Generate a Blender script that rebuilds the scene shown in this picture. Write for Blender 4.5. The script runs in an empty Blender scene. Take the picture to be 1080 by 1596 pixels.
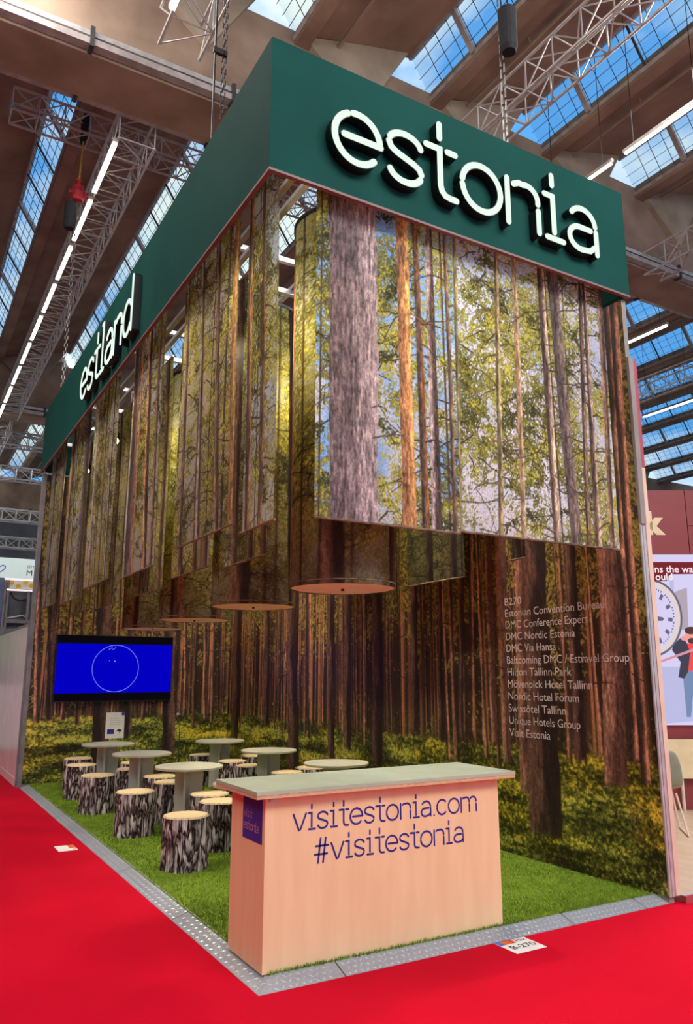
import bpy, math, random
import numpy as np
from mathutils import Vector, Matrix

# ------------------------------------------------------------------ camera, sky, lights, exposure
scene = bpy.context.scene
COL = scene.collection
R = math.radians
PI = math.pi
CAM = (-1.8828, -4.1534, 1.68)
YAW, PITCH, FPX = 0.5286, 0.2092, 1193.6
cam_data = bpy.data.cameras.new('camera')
cam_data.sensor_width = 36.0
cam_data.lens = FPX / 1596.0 * 36.0
cam_data.clip_end = 300
cam = bpy.data.objects.new('camera', cam_data)
cam.location = CAM
cam.rotation_euler = (PI / 2 + PITCH, 0, -YAW)
COL.objects.link(cam)
scene.camera = cam

scene.view_settings.view_transform = 'Standard'
scene.view_settings.look = 'None'
scene.view_settings.gamma = 1.0
scene.view_settings.use_curve_mapping = False
scene.view_settings.exposure = 0.15

world = bpy.data.worlds.new('sky')
scene.world = world
world.use_nodes = True
wn, wl = world.node_tree.nodes, world.node_tree.links
wn.clear()
w_out = wn.new('ShaderNodeOutputWorld')
w_bg = wn.new('ShaderNodeBackground')
w_tc = wn.new('ShaderNodeTexCoord')
w_map = wn.new('ShaderNodeMapping'); w_map.inputs['Scale'].default_value = (1.6, 1.6, 3.0)
w_noise = wn.new('ShaderNodeTexNoise'); w_noise.inputs['Scale'].default_value = 1.7; w_noise.inputs['Detail'].default_value = 6
w_ramp = wn.new('ShaderNodeValToRGB')
w_ramp.color_ramp.elements[0].position = 0.45; w_ramp.color_ramp.elements[0].color = (0.10, 0.36, 0.80, 1)
w_ramp.color_ramp.elements[1].position = 0.58; w_ramp.color_ramp.elements[1].color = (0.86, 0.93, 0.90, 1)
wl.new(w_tc.outputs['Generated'], w_map.inputs['Vector'])
wl.new(w_map.outputs['Vector'], w_noise.inputs['Vector'])
wl.new(w_noise.outputs['Fac'], w_ramp.inputs['Fac'])
wl.new(w_ramp.outputs['Color'], w_bg.inputs['Color'])
w_bg.inputs['Strength'].default_value = 1.15
wl.new(w_bg.outputs['Background'], w_out.inputs['Surface'])

def area_light(name, loc, target, size, energy, color=(1, 0.95, 0.88), size_y=None):
    d = bpy.data.lights.new(name, 'AREA')
    d.shape = 'RECTANGLE'; d.size = size; d.size_y = size_y or size
    d.energy = energy; d.color = color
    o = bpy.data.objects.new(name, d)
    o.location = loc
    o.rotation_euler = (Vector(target) - Vector(loc)).to_track_quat('-Z', 'Y').to_euler()
    COL.objects.link(o)
    return o
# broad unseen lights added in place of hall luminaires, brightening the stand's front and sides
area_light('hall_fill_front', (3.0, -7.5, 9.8), (1.5, -1.0, 1.5), 9.0, 1050, (1, 0.96, 0.90), 3.0)
area_light('hall_fill_aisle', (-5.0, 4.0, 9.6), (-1.0, 5.0, 0.5), 2.0, 620, (1, 0.95, 0.88), 9.0)
area_light('hall_fill_right', (9.5, 1.0, 9.6), (6.0, 2.0, 0.0), 2.0, 500, (1, 0.95, 0.88), 7.0)

area_light('hall_fill_back', (-6.5, 28.0, 9.4), (3.0, 31.0, 6.0), 3.0, 1100, (1, 0.96, 0.90), 10.0)  # added outside the view to brighten the dark far hall

# ------------------------------------------------------------------ helpers
def lin(c):
    c = np.asarray(c, float) / 255.0
    return np.where(c <= 0.04045, c / 12.92, ((c + 0.055) / 1.055) ** 2.4)

MATS = {}
def new_mat(name):
    m = bpy.data.materials.new(name); m.use_nodes = True
    m.node_tree.nodes.clear()
    MATS[name] = m
    return m, m.node_tree.nodes, m.node_tree.links

def mat(name, col, col2=None, scale=8.0, stretch=(1, 1, 1), rough=0.6, metal=0.0, bump=0.0, bscale=None,
        detail=5.0, emit=None, estr=0.0, spec=0.5, p0=0.35, p1=0.65):
    """procedural material: two tones mixed by object-space noise, optional bump and emission"""
    m, n, l = new_mat(name)
    out = n.new('ShaderNodeOutputMaterial'); b = n.new('ShaderNodeBsdfPrincipled')
    l.new(b.outputs['BSDF'], out.inputs['Surface'])
    b.inputs['Roughness'].default_value = rough
    b.inputs['Metallic'].default_value = metal
    b.inputs['Specular IOR Level'].default_value = spec
    c1 = tuple(lin(col)) + (1,)
    tc = n.new('ShaderNodeTexCoord'); mp = n.new('ShaderNodeMapping'); mp.inputs['Scale'].default_value = stretch
    l.new(tc.outputs['Object'], mp.inputs['Vector'])
    nz = n.new('ShaderNodeTexNoise'); nz.inputs['Scale'].default_value = scale; nz.inputs['Detail'].default_value = detail
    l.new(mp.outputs['Vector'], nz.inputs['Vector'])
    rp = n.new('ShaderNodeValToRGB')
    rp.color_ramp.elements[0].position = p0; rp.color_ramp.elements[1].position = p1
    rp.color_ramp.elements[0].color = c1
    rp.color_ramp.elements[1].color = (tuple(lin(col2)) + (1,)) if col2 is not None else tuple(x * 0.93 for x in c1[:3]) + (1,)
    l.new(nz.outputs['Fac'], rp.inputs['Fac'])
    l.new(rp.outputs['Color'], b.inputs['Base Color'])
    if bump:
        bp = n.new('ShaderNodeBump'); bp.inputs['Strength'].default_value = bump; bp.inputs['Distance'].default_value = 0.01
        if bscale:
            nb = n.new('ShaderNodeTexNoise'); nb.inputs['Scale'].default_value = bscale; nb.inputs['Detail'].default_value = 4
            l.new(mp.outputs['Vector'], nb.inputs['Vector']); l.new(nb.outputs['Fac'], bp.inputs['Height'])
        else:
            l.new(nz.outputs['Fac'], bp.inputs['Height'])
        l.new(bp.outputs['Normal'], b.inputs['Normal'])
    if emit is not None:
        b.inputs['Emission Color'].default_value = tuple(lin(emit)) + (1,)
        b.inputs['Emission Strength'].default_value = estr
    return m

def print_mat(name, translucent=0.0, transparent=0.0, gain=1.0, rough=0.6, scale=70.0, stretch=(1, 1, 0.55)):
    """printed picture: colour attribute 'Col' with fine procedural speckle; fabric lets light through"""
    m, n, l = new_mat(name)
    out = n.new('ShaderNodeOutputMaterial'); b = n.new('ShaderNodeBsdfPrincipled')
    at = n.new('ShaderNodeAttribute'); at.attribute_name = 'Col'
    tc = n.new('ShaderNodeTexCoord'); mp = n.new('ShaderNodeMapping'); mp.inputs['Scale'].default_value = stretch
    l.new(tc.outputs['Object'], mp.inputs['Vector'])
    nz = n.new('ShaderNodeTexNoise'); nz.inputs['Scale'].default_value = scale; nz.inputs['Detail'].default_value = 3
    nz.inputs['Roughness'].default_value = 0.7
    l.new(mp.outputs['Vector'], nz.inputs['Vector'])
    mr = n.new('ShaderNodeMapRange'); mr.inputs['From Min'].default_value = 0.3; mr.inputs['From Max'].default_value = 0.7
    mr.inputs['To Min'].default_value = 0.62 * gain; mr.inputs['To Max'].default_value = 1.38 * gain
    l.new(nz.outputs['Fac'], mr.inputs['Value'])
    mx = n.new('ShaderNodeVectorMath'); mx.operation = 'SCALE'
    l.new(at.outputs['Color'], mx.inputs[0]); l.new(mr.outputs['Result'], mx.inputs['Scale'])
    l.new(mx.outputs['Vector'], b.inputs['Base Color'])
    b.inputs['Roughness'].default_value = rough
    b.inputs['Specular IOR Level'].default_value = 0.25
    sh = b.outputs['BSDF']
    if translucent:
        t = n.new('ShaderNodeBsdfTranslucent'); l.new(mx.outputs['Vector'], t.inputs['Color'])
        ms = n.new('ShaderNodeMixShader'); ms.inputs['Fac'].default_value = translucent
        l.new(sh, ms.inputs[1]); l.new(t.outputs['BSDF'], ms.inputs[2]); sh = ms.outputs['Shader']
    if transparent:
        t = n.new('ShaderNodeBsdfTransparent')
        ms = n.new('ShaderNodeMixShader'); ms.inputs['Fac'].default_value = transparent
        l.new(sh, ms.inputs[1]); l.new(t.outputs['BSDF'], ms.inputs[2]); sh = ms.outputs['Shader']
    l.new(sh, out.inputs['Surface'])
    return m

def glow_mat(name, col, strength):
    m, n, l = new_mat(name)
    out = n.new('ShaderNodeOutputMaterial'); e = n.new('ShaderNodeEmission')
    tc = n.new('ShaderNodeTexCoord'); nz = n.new('ShaderNodeTexNoise'); nz.inputs['Scale'].default_value = 3
    rp = n.new('ShaderNodeValToRGB')
    c = tuple(lin(col))
    rp.color_ramp.elements[0].color = tuple(x * 0.97 for x in c) + (1,); rp.color_ramp.elements[1].color = c + (1,)
    l.new(tc.outputs['Object'], nz.inputs['Vector']); l.new(nz.outputs['Fac'], rp.inputs['Fac'])
    l.new(rp.outputs['Color'], e.inputs['Color'])
    e.inputs['Strength'].default_value = strength
    l.new(e.outputs['Emission'], out.inputs['Surface'])
    return m

class MB:
    """collects simple shapes and links them as one mesh object"""
    def __init__(self): self.v, self.f = [], []
    def add(self, verts, faces):
        o = len(self.v); self.v += [tuple(p) for p in verts]; self.f += [tuple(i + o for i in f) for f in faces]; return self
    def box(self, x0, x1, y0, y1, z0, z1):
        return self.add([(x0, y0, z0), (x1, y0, z0), (x1, y1, z0), (x0, y1, z0), (x0, y0, z1), (x1, y0, z1), (x1, y1, z1), (x0, y1, z1)],
                        [(0, 3, 2, 1), (4, 5, 6, 7), (0, 1, 5, 4), (1, 2, 6, 5), (2, 3, 7, 6), (3, 0, 4, 7)])
    def tube(self, a, b, r, seg=8, r2=None):
        a, b = Vector(a), Vector(b); d = (b - a).normalized()
        u = d.orthogonal().normalized(); w = d.cross(u); r2 = r if r2 is None else r2
        vs = []
        for p, rr in ((a, r), (b, r2)):
            for k in range(seg):
                t = 2 * PI * k / seg
                vs.append(p + u * (math.cos(t) * rr) + w * (math.sin(t) * rr))
        fs = [(k, (k + 1) % seg, seg + (k + 1) % seg, seg + k) for k in range(seg)]
        fs += [tuple(range(seg - 1, -1, -1)), tuple(range(seg, 2 * seg))]
        return self.add(vs, fs)
    def path(self, pts, r, seg=8):
        for a, b in zip(pts[:-1], pts[1:]): self.tube(a, b, r, seg)
        return self
    def lathe(self, prof, seg=40, c=(0, 0, 0)):
        n = len(prof); vs = []
        for k in range(seg):
            t = 2 * PI * k / seg
            for (r, z) in prof: vs.append((c[0] + r * math.cos(t), c[1] + r * math.sin(t), c[2] + z))
        fs = []
        for k in range(seg):
            k2 = (k + 1) % seg
            for j in range(n - 1): fs.append((k * n + j, k2 * n + j, k2 * n + j + 1, k * n + j + 1))
        return self.add(vs, fs)
    def prism(self, poly, fn, h0, h1):
        """extrude a 2-D outline; fn(a, b, h) -> point"""
        n = len(poly)
        vs = [fn(a, b, h0) for a, b in poly] + [fn(a, b, h1) for a, b in poly]
        fs = [tuple(range(n)), tuple(range(2 * n - 1, n - 1, -1))] + [(k, k + n, (k + 1) % n + n, (k + 1) % n) for k in range(n)]
        return self.add(vs, fs)
    def mesh(self, name):
        me = bpy.data.meshes.new(name); me.from_pydata(self.v, [], self.f)
        import bmesh
        bm = bmesh.new(); bm.from_mesh(me); bmesh.ops.recalc_face_normals(bm, faces=bm.faces); bm.to_mesh(me); bm.free()
        return me
    def build(self, name, material, parent=None, smooth=False):
        me = self.mesh(name); me.materials.append(MATS[material] if isinstance(material, str) else material)
        if smooth:
            me.polygons.foreach_set('use_smooth', [True] * len(me.polygons))
        return link(name, me, parent)

def link(name, me, parent=None):
    o = bpy.data.objects.new(name, me); COL.objects.link(o)
    if parent is not None: o.parent = parent
    return o
def tag(o, label=None, cat=None, group=None, kind=None):
    if label: o['label'] = label
    if cat: o['category'] = cat
    if group: o['group'] = group
    if kind: o['kind'] = kind
    return o
def empty(name, loc=(0, 0, 0), rz=0.0, **k):
    o = bpy.data.objects.new(name, None); COL.objects.link(o); o.location = loc; o.rotation_euler = (0, 0, rz)
    o.empty_display_size = 0.1
    return tag(o, **k)
def copy_tree(o, parent=None):
    c = o.copy(); COL.objects.link(c)
    if parent is not None: c.parent = parent
    for ch in o.children: copy_tree(ch, c)
    return c

def smooth_by_angle(o, ang=40):
    me = o.data
    me.polygons.foreach_set('use_smooth', [True] * len(me.polygons))
    try: me.set_sharp_from_angle(angle=R(ang))
    except Exception: pass

def text_mesh(name, body, size, material, parent, origin, xdir, updir, align='LEFT', width=None, bold=0.0):
    """flat lettering made from the built-in font, laid on a surface"""
    cu = bpy.data.curves.new(name, 'FONT'); cu.body = body; cu.size = size; cu.align_x = align; cu.resolution_u = 3
    cu.offset = bold
    to = bpy.data.objects.new(name, cu); COL.objects.link(to)
    dg = bpy.context.evaluated_depsgraph_get()
    me = bpy.data.meshes.new_from_object(to.evaluated_get(dg))
    bpy.data.objects.remove(to); bpy.data.curves.remove(cu)
    n = len(me.vertices); co = np.empty(n * 3); me.vertices.foreach_get('co', co); co = co.reshape(-1, 3)
    sx = 1.0
    if width: sx = width / max(1e-6, co[:, 0].max() - co[:, 0].min())
    X, U = np.array(xdir, float), np.array(updir, float)
    P = np.array(origin, float) + co[:, :1] * sx * X + co[:, 1:2] * U
    me.vertices.foreach_set('co', P.ravel()); me.update()
    me.name = name; me.materials.clear(); me.materials.append(MATS[material])
    return link(name, me, parent)

# ------------------------------------------------------------------ stroke lettering of the stand
def arc(cx, cy, rx, ry, a0, a1, n=14):
    return [(cx + rx * math.cos(R(a0 + (a1 - a0) * k / n)), cy + ry * math.sin(R(a0 + (a1 - a0) * k / n))) for k in range(n + 1)]
GLYPH = {
 'e': (0.98, [arc(.48, .5, .41, .43, 101, 8), arc(.48, .5, .41, .43, 116, 316, 22), [(.24, .5), (.90, .5)]]),
 's': (0.80, [arc(.39, .72, .31, .21, 12, 160), [(.08, .70), (.12, .61), (.22, .55), (.55, .44), (.66, .38), (.70, .30)], arc(.39, .28, .31, .22, 198, 338)]),
 't': (0.72, [[(.34, 1.40), (.34, 1.14)], [(.06, .93), (.34, .93), (.34, .26), (.365, .16), (.43, .09), (.53, .07), (.66, .07)], [(.50, .93), (.66, .93)]]),
 'o': (1.00, [arc(.5, .5, .42, .43, 172, -174, 30)]),
 'n': (0.92, [[(.09, .07), (.09, .93)], [(.24, .86), (.36, .92)] + arc(.55, .67, .26, .26, 110, -8, 9), [(.81, .50), (.81, .07)]]),
 'i': (0.62, [[(.30, 1.36), (.30, 1.16)], [(.10, .93), (.30, .93), (.30, .20)], [(.12, .07), (.52, .07)]]),
 'l': (0.62, [[(.16, 1.43), (.30, 1.43), (.30, .20)], [(.12, .07), (.52, .07)]]),
 'a': (0.90, [arc(.44, .62, .33, .31, 146, 4, 12), [(.64, .53), (.40, .53)] + arc(.36, .30, .28, .23, 90, 285, 14) + [(.60, .10), (.72, .20)], [(.78, .53), (.78, .07)]]),
 'd': (0.94, [arc(.44, .5, .36, .43, 38, 322, 22), [(.83, 1.43), (.83, .07)]]),
 'v': (0.90, [[(.05, .93), (.40, .07)], [(.50, .12), (.84, .93)]]),
 'c': (0.88, [arc(.46, .5, .39, .43, 46, 172, 12), arc(.46, .5, .39, .43, 184, 314, 12)]),
 'm': (1.42, [[(.09, .07), (.09, .93)], [(.22, .86), (.32, .92)] + arc(.50, .68, .24, .25, 110, -8, 9), [(.74, .50), (.74, .07)], [(.84, .86), (.94, .92)] + arc(1.06, .68, .24, .25, 110, -8, 9), [(1.30, .50), (1.30, .07)]]),
 '.': (0.30, [[(.13, .07), (.14, .07)]]),
 '#': (1.10, [[(.30, -.02), (.46, 1.25)], [(.62, -.02), (.78, 1.25)], [(.08, .42), (.88, .42)], [(.16, .86), (.96, .86)]]),
 ' ': (0.5, []),
}
def stroke_outline(pts, hw, cap=7):
    """outline polygon with rounded ends around an open path, mitred at its joints"""
    P = [np.array(p, float) for p in pts]; n = len(P)
    D = [(P[k + 1] - P[k]) / max(1e-9, np.linalg.norm(P[k + 1] - P[k])) for k in range(n - 1)]
    nv = lambda d: np.array([-d[1], d[0]])
    O = []
    for k in range(n):
        if k == 0: O.append(nv(D[0]))
        elif k == n - 1: O.append(nv(D[-1]))
        else:
            a, b = nv(D[k - 1]), nv(D[k]); O.append((a + b) / max(.35, 1 + float(a @ b)))
    L = [P[k] + hw * O[k] for k in range(n)]; Q = [P[k] - hw * O[k] for k in range(n)]
    out = list(L)
    a0 = math.atan2(D[-1][1], D[-1][0]) + PI / 2
    out += [P[-1] + hw * np.array([math.cos(a0 - PI * k / cap), math.sin(a0 - PI * k / cap)]) for k in range(1, cap)]
    out += Q[::-1]
    a0 = math.atan2(D[0][1], D[0][0]) - PI / 2
    out += [P[0] + hw * np.array([math.cos(a0 - PI * k / cap), math.sin(a0 - PI * k / cap)]) for k in range(1, cap)]
    return [(float(p[0]), float(p[1])) for p in out]
def word_width(w): return sum(GLYPH[c][0] for c in w)
def flat_word(name, word, material, parent, fn, width, hw=0.055):
    """a printed line of stroke lettering; fn(a, b) -> point on the surface"""
    s = width / word_width(word); m = MB(); x = 0
    for c in word:
        adv, strokes = GLYPH[c]
        for st in strokes:
            poly = [((x + a) * s, b * s) for a, b in stroke_outline(st, hw)]
            o = len(m.v); m.v += [fn(a, b) for a, b in poly]; m.f.append(tuple(range(o, o + len(poly))))
        x += adv
    return m.build(name, material, parent)

# ------------------------------------------------------------------ materials
mat('hall_floor', (150, 146, 142), (132, 128, 124), scale=1.0, rough=0.7)
mat('carpet_red', (197, 0, 33), (188, 0, 30), scale=1.3, rough=0.95, bump=0.25, bscale=260, spec=0.1)
mat('concrete', (168, 142, 122), (132, 108, 92), scale=1.1, stretch=(1, 1, 1), rough=0.9, bump=0.2, detail=8)
mat('concrete_light', (176, 160, 140), (146, 130, 112), scale=1.4, rough=0.9, bump=0.2, detail=8)
mat('steel_paint', (188, 178, 174), (160, 150, 148), scale=6, rough=0.45, metal=0.2)
mat('aluminium', (206, 202, 200), (184, 180, 178), scale=9, rough=0.35, metal=0.35)
mat('dark_frame', (70, 64, 62), (48, 44, 44), scale=5, rough=0.6)
mat('black_fabric', (34, 34, 38), (22, 22, 26), scale=20, rough=0.8)
mat('black_plastic', (20, 18, 20), (14, 13, 14), scale=12, rough=0.4)
mat('hoist_red', (190, 36, 44), (150, 22, 30), scale=8, rough=0.5)
mat('chain_steel', (150, 146, 140), (105, 100, 98), scale=14, rough=0.35, metal=0.8)
mat('chain_dark', (60, 54, 56), (38, 34, 36), scale=14, rough=0.45, metal=0.6)
mat('sling_yellow', (208, 176, 70), (180, 150, 60), scale=14, rough=0.8)
mat('fascia_green', (28, 75, 68), (25, 69, 62), scale=1.6, rough=0.7, spec=0.04)
mat('fascia_trim', (128, 98, 90), (116, 88, 82), scale=6, rough=0.6)
mat('letter_black', (16, 13, 15), (24, 18, 20), scale=8, rough=0.35)
glow_mat('letter_glow', (226, 246, 230), 1.05)
glow_mat('tube_glow', (255, 240, 214), 6.0)
glow_mat('bulb_glow', (255, 236, 190), 6.0)
glow_mat('spot_glow', (255, 232, 160), 14.0)
mat('turf', (126, 144, 46), (98, 120, 34), scale=30, rough=0.95, bump=0.6, bscale=180, spec=0.05)
mat('turf_blade', (142, 162, 54), (112, 136, 40), scale=5, rough=0.85, spec=0.1)
mat('tread_alu', (164, 165, 170), (152, 153, 158), scale=60, rough=0.42, metal=0.35)
mat('tread_lug', (194, 196, 200), (180, 182, 186), scale=22, rough=0.28, metal=0.4)
mat('plywood', (240, 200, 152), (230, 184, 136), scale=3.0, stretch=(4, 4, 0.5), rough=0.55, detail=10, p0=0.35, p1=0.8)
mat('laminate', (178, 182, 154), (168, 172, 146), scale=5, rough=0.45)
mat('plywood_edge', (222, 178, 136), (196, 150, 110), scale=30, stretch=(1, 1, 6), rough=0.6)
mat('table_laminate', (196, 192, 166), (184, 178, 152), scale=6, rough=0.5)
mat('table_edge', (224, 204, 160), (200, 176, 132), scale=26, rough=0.6)
mat('table_leg', (214, 204, 186), (204, 194, 176), scale=5, rough=0.55)
mat('ink_blue', (34, 34, 128), (28, 28, 116), scale=10, rough=0.5)
mat('logo_blue', (44, 44, 148), (38, 38, 136), scale=6, rough=0.5)
mat('logo_text', (226, 170, 160), (216, 160, 150), scale=10, rough=0.6)
mat('wall_text', (222, 206, 200), (210, 194, 188), scale=10, rough=0.6)
mat('wall_core', (150, 140, 132), (136, 128, 120), scale=4, rough=0.7)
mat('paper', (238, 232, 220), (228, 222, 210), scale=10, rough=0.8)
mat('ink_dark', (40, 36, 40), (56, 50, 54), scale=14, rough=0.7)
mat('ink_pale', (198, 172, 160), (186, 160, 150), scale=14, rough=0.7)
mat('tag_orange', (232, 120, 40), (210, 84, 50), scale=30, rough=0.6)
mat('tag_blue', (60, 120, 210), (50, 100, 190), scale=30, rough=0.6)
mat('tag_red', (214, 70, 60), (190, 50, 60), scale=30, rough=0.6)
glow_mat('screen_blue', (4, 0, 186), 1.0)
glow_mat('screen_line', (120, 140, 245), 1.0)
glow_mat('screen_black', (10, 8, 12), 1.0)
mat('disc_white', (240, 214, 200), (228, 200, 186), scale=5, rough=0.7)
mat('partition_white', (242, 232, 226), (234, 224, 216), scale=2, rough=0.22)
mat('post_grey', (146, 138, 136), (122, 116, 114), scale=5, rough=0.5, metal=0.3)
mat('booth_mint', (220, 238, 230), (208, 230, 222), scale=2, rough=0.5, emit=(220, 238, 230), estr=0.35)
mat('booth_yellow', (240, 196, 40), (232, 180, 30), scale=9, rough=0.6)
mat('booth_cream', (238, 236, 214), (230, 228, 204), scale=9, rough=0.6)
mat('booth_dark', (96, 98, 102), (80, 82, 86), scale=4, rough=0.6)
mat('booth_green', (110, 190, 110), (90, 70, 150), scale=1.2, rough=0.5)
mat('neighbour_red', (140, 52, 50), (128, 44, 44), scale=1.5, rough=0.5)
mat('neighbour_red_panel', (176, 78, 86), (164, 68, 76), scale=3, rough=0.5)
mat('neighbour_beige', (232, 202, 176), (222, 190, 164), scale=3, rough=0.5)
mat('neighbour_floor', (206, 178, 150), (192, 164, 136), scale=2.5, stretch=(4, .4, 1), rough=0.35)
mat('neighbour_cream', (228, 208, 164), (220, 198, 152), scale=6, rough=0.5)
mat('chair_shell', (140, 144, 124), (128, 132, 112), scale=6, rough=0.45)
mat('chair_leg', (226, 206, 184), (214, 194, 172), scale=9, rough=0.4)
mat('hall_wall', (92, 80, 74), (72, 62, 58), scale=0.6, rough=0.9)
for nm, c in (('led_bg', (214, 206, 240)), ('led_banner', (122, 40, 48)), ('led_white', (250, 232, 238)), ('led_grey', (104, 104, 124)),
              ('led_pale', (186, 186, 226)), ('led_cream', (226, 208, 206)), ('led_shirt', (236, 84, 84)), ('led_jacket', (70, 68, 84)), ('led_jeans', (120, 140, 176)),
              ('led_skin', (240, 160, 150)), ('led_hair', (92, 58, 60)), ('led_rail', (214, 150, 160)), ('led_louvre', (178, 164, 176))):
    glow_mat(nm, c, 0.95)
print_mat('mural_print', rough=0.45, scale=70, gain=1.25)
print_mat('banner_print', translucent=0.42, rough=0.7, scale=90, gain=1.12)
print_mat('drum_print', translucent=0.42, rough=0.7, scale=80, gain=1.15)

def glass_mat():
    m, n, l = new_mat('pane_glass')
    out = n.new('ShaderNodeOutputMaterial'); t = n.new('ShaderNodeBsdfTransparent'); g = n.new('ShaderNodeBsdfGlossy')
    tc = n.new('ShaderNodeTexCoord'); nz = n.new('ShaderNodeTexNoise'); nz.inputs['Scale'].default_value = 1.5
    rp = n.new('ShaderNodeValToRGB'); rp.color_ramp.elements[0].color = (0.86, 0.92, 0.92, 1); rp.color_ramp.elements[1].color = (0.96, 0.98, 0.98, 1)
    l.new(tc.outputs['Object'], nz.inputs['Vector']); l.new(nz.outputs['Fac'], rp.inputs['Fac']); l.new(rp.outputs['Color'], t.inputs['Color'])
    g.inputs['Roughness'].default_value = 0.1
    ms = n.new('ShaderNodeMixShader'); ms.inputs['Fac'].default_value = 0.06
    l.new(t.outputs['BSDF'], ms.inputs[1]); l.new(g.outputs['BSDF'], ms.inputs[2]); l.new(ms.outputs['Shader'], out.inputs['Surface'])
glass_mat()

def bark_mat():
    m, n, l = new_mat('bark')
    out = n.new('ShaderNodeOutputMaterial'); b = n.new('ShaderNodeBsdfPrincipled'); l.new(b.outputs['BSDF'], out.inputs['Surface'])
    b.inputs['Roughness'].default_value = 0.85; b.inputs['Specular IOR Level'].default_value = 0.15
    tc = n.new('ShaderNodeTexCoord'); mp = n.new('ShaderNodeMapping'); mp.inputs['Scale'].default_value = (1, 1, 0.24)
    l.new(tc.outputs['Object'], mp.inputs['Vector'])
    nz = n.new('ShaderNodeTexNoise'); nz.inputs['Scale'].default_value = 19; nz.inputs['Detail'].default_value = 4; nz.inputs['Distortion'].default_value = 0.8
    l.new(mp.outputs['Vector'], nz.inputs['Vector'])
    vo = n.new('ShaderNodeTexVoronoi'); vo.feature = 'DISTANCE_TO_EDGE'; vo.inputs['Scale'].default_value = 18
    ad = n.new('ShaderNodeMixRGB'); ad.inputs['Fac'].default_value = 0.10
    l.new(mp.outputs['Vector'], ad.inputs[1]); l.new(nz.outputs['Color'], ad.inputs[2]); l.new(ad.outputs['Color'], vo.inputs['Vector'])
    rp = n.new('ShaderNodeValToRGB'); e = rp.color_ramp.elements
    e[0].position = 0.02; e[0].color = tuple(lin((34, 24, 24))) + (1,)
    e[1].position = 0.26; e[1].color = tuple(lin((244, 226, 216))) + (1,)
    k = rp.color_ramp.elements.new(0.09); k.color = tuple(lin((120, 94, 88))) + (1,)
    l.new(vo.outputs['Distance'], rp.inputs['Fac'])
    nz2 = n.new('ShaderNodeTexNoise'); nz2.inputs['Scale'].default_value = 30; nz2.inputs['Detail'].default_value = 6
    l.new(mp.outputs['Vector'], nz2.inputs['Vector'])
    r2 = n.new('ShaderNodeValToRGB'); r2.color_ramp.elements[0].position = 0.36; r2.color_ramp.elements[1].position = 0.66
    r2.color_ramp.elements[0].color = tuple(lin((70, 54, 52))) + (1,); r2.color_ramp.elements[1].color = (1, 1, 1, 1)
    l.new(nz2.outputs['Fac'], r2.inputs['Fac'])
    mu = n.new('ShaderNodeMixRGB'); mu.blend_type = 'MULTIPLY'; mu.inputs['Fac'].default_value = 0.6
    l.new(rp.outputs['Color'], mu.inputs[1]); l.new(r2.outputs['Color'], mu.inputs[2]); l.new(mu.outputs['Color'], b.inputs['Base Color'])
    bp = n.new('ShaderNodeBump'); bp.inputs['Strength'].default_value = 0.35; bp.inputs['Distance'].default_value = 0.012
    l.new(vo.outputs['Distance'], bp.inputs['Height']); l.new(bp.outputs['Normal'], b.inputs['Normal'])
bark_mat()

def ring_mat():
    m, n, l = new_mat('log_top')
    out = n.new('ShaderNodeOutputMaterial'); b = n.new('ShaderNodeBsdfPrincipled'); l.new(b.outputs['BSDF'], out.inputs['Surface'])
    b.inputs['Roughness'].default_value = 0.7
    tc = n.new('ShaderNodeTexCoord')
    wv = n.new('ShaderNodeTexWave'); wv.wave_type = 'RINGS'; wv.rings_direction = 'Z'; wv.inputs['Scale'].default_value = 22
    wv.inputs['Distortion'].default_value = 2.0; wv.inputs['Detail'].default_value = 3
    l.new(tc.outputs['Object'], wv.inputs['Vector'])
    rp = n.new('ShaderNodeValToRGB')
    rp.color_ramp.elements[0].color = tuple(lin((222, 186, 132))) + (1,); rp.color_ramp.elements[1].color = tuple(lin((240, 214, 166))) + (1,)
    l.new(wv.outputs['Fac'], rp.inputs['Fac']); l.new(rp.outputs['Color'], b.inputs['Base Color'])
ring_mat()

# ------------------------------------------------------------------ forest print painted on mesh vertices
def _hash(ix, iy, seed):
    h = (ix.astype(np.int64) * 374761393 + iy.astype(np.int64) * 668265263 + seed * 974634777) & 0xffffffff
    h = ((h ^ (h >> 13)) * 1274126177) & 0xffffffff
    return ((h ^ (h >> 16)) & 0xffff) / 65535.0
def vnoise(x, y, seed):
    ix, iy = np.floor(x), np.floor(y); fx, fy = x - ix, y - iy
    fx = fx * fx * (3 - 2 * fx); fy = fy * fy * (3 - 2 * fy)
    a, b = _hash(ix, iy, seed), _hash(ix + 1, iy, seed); c, d = _hash(ix, iy + 1, seed), _hash(ix + 1, iy + 1, seed)
    return (a * (1 - fx) + b * fx) * (1 - fy) + (c * (1 - fx) + d * fx) * fy
def fbm(x, y, seed, o=4):
    s, a, t = 0, 0.5, 0
    for k in range(o):
        s = s + a * vnoise(x * 2 ** k, y * 2 ** k, seed + k * 17); t += a; a *= 0.55
    return s / t
def sst(a, b, x):
    t = np.clip((x - a) / (b - a), 0, 1); return t * t * (3 - 2 * t)
def C3(*c): return np.array(c, float) / 255.0

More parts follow.
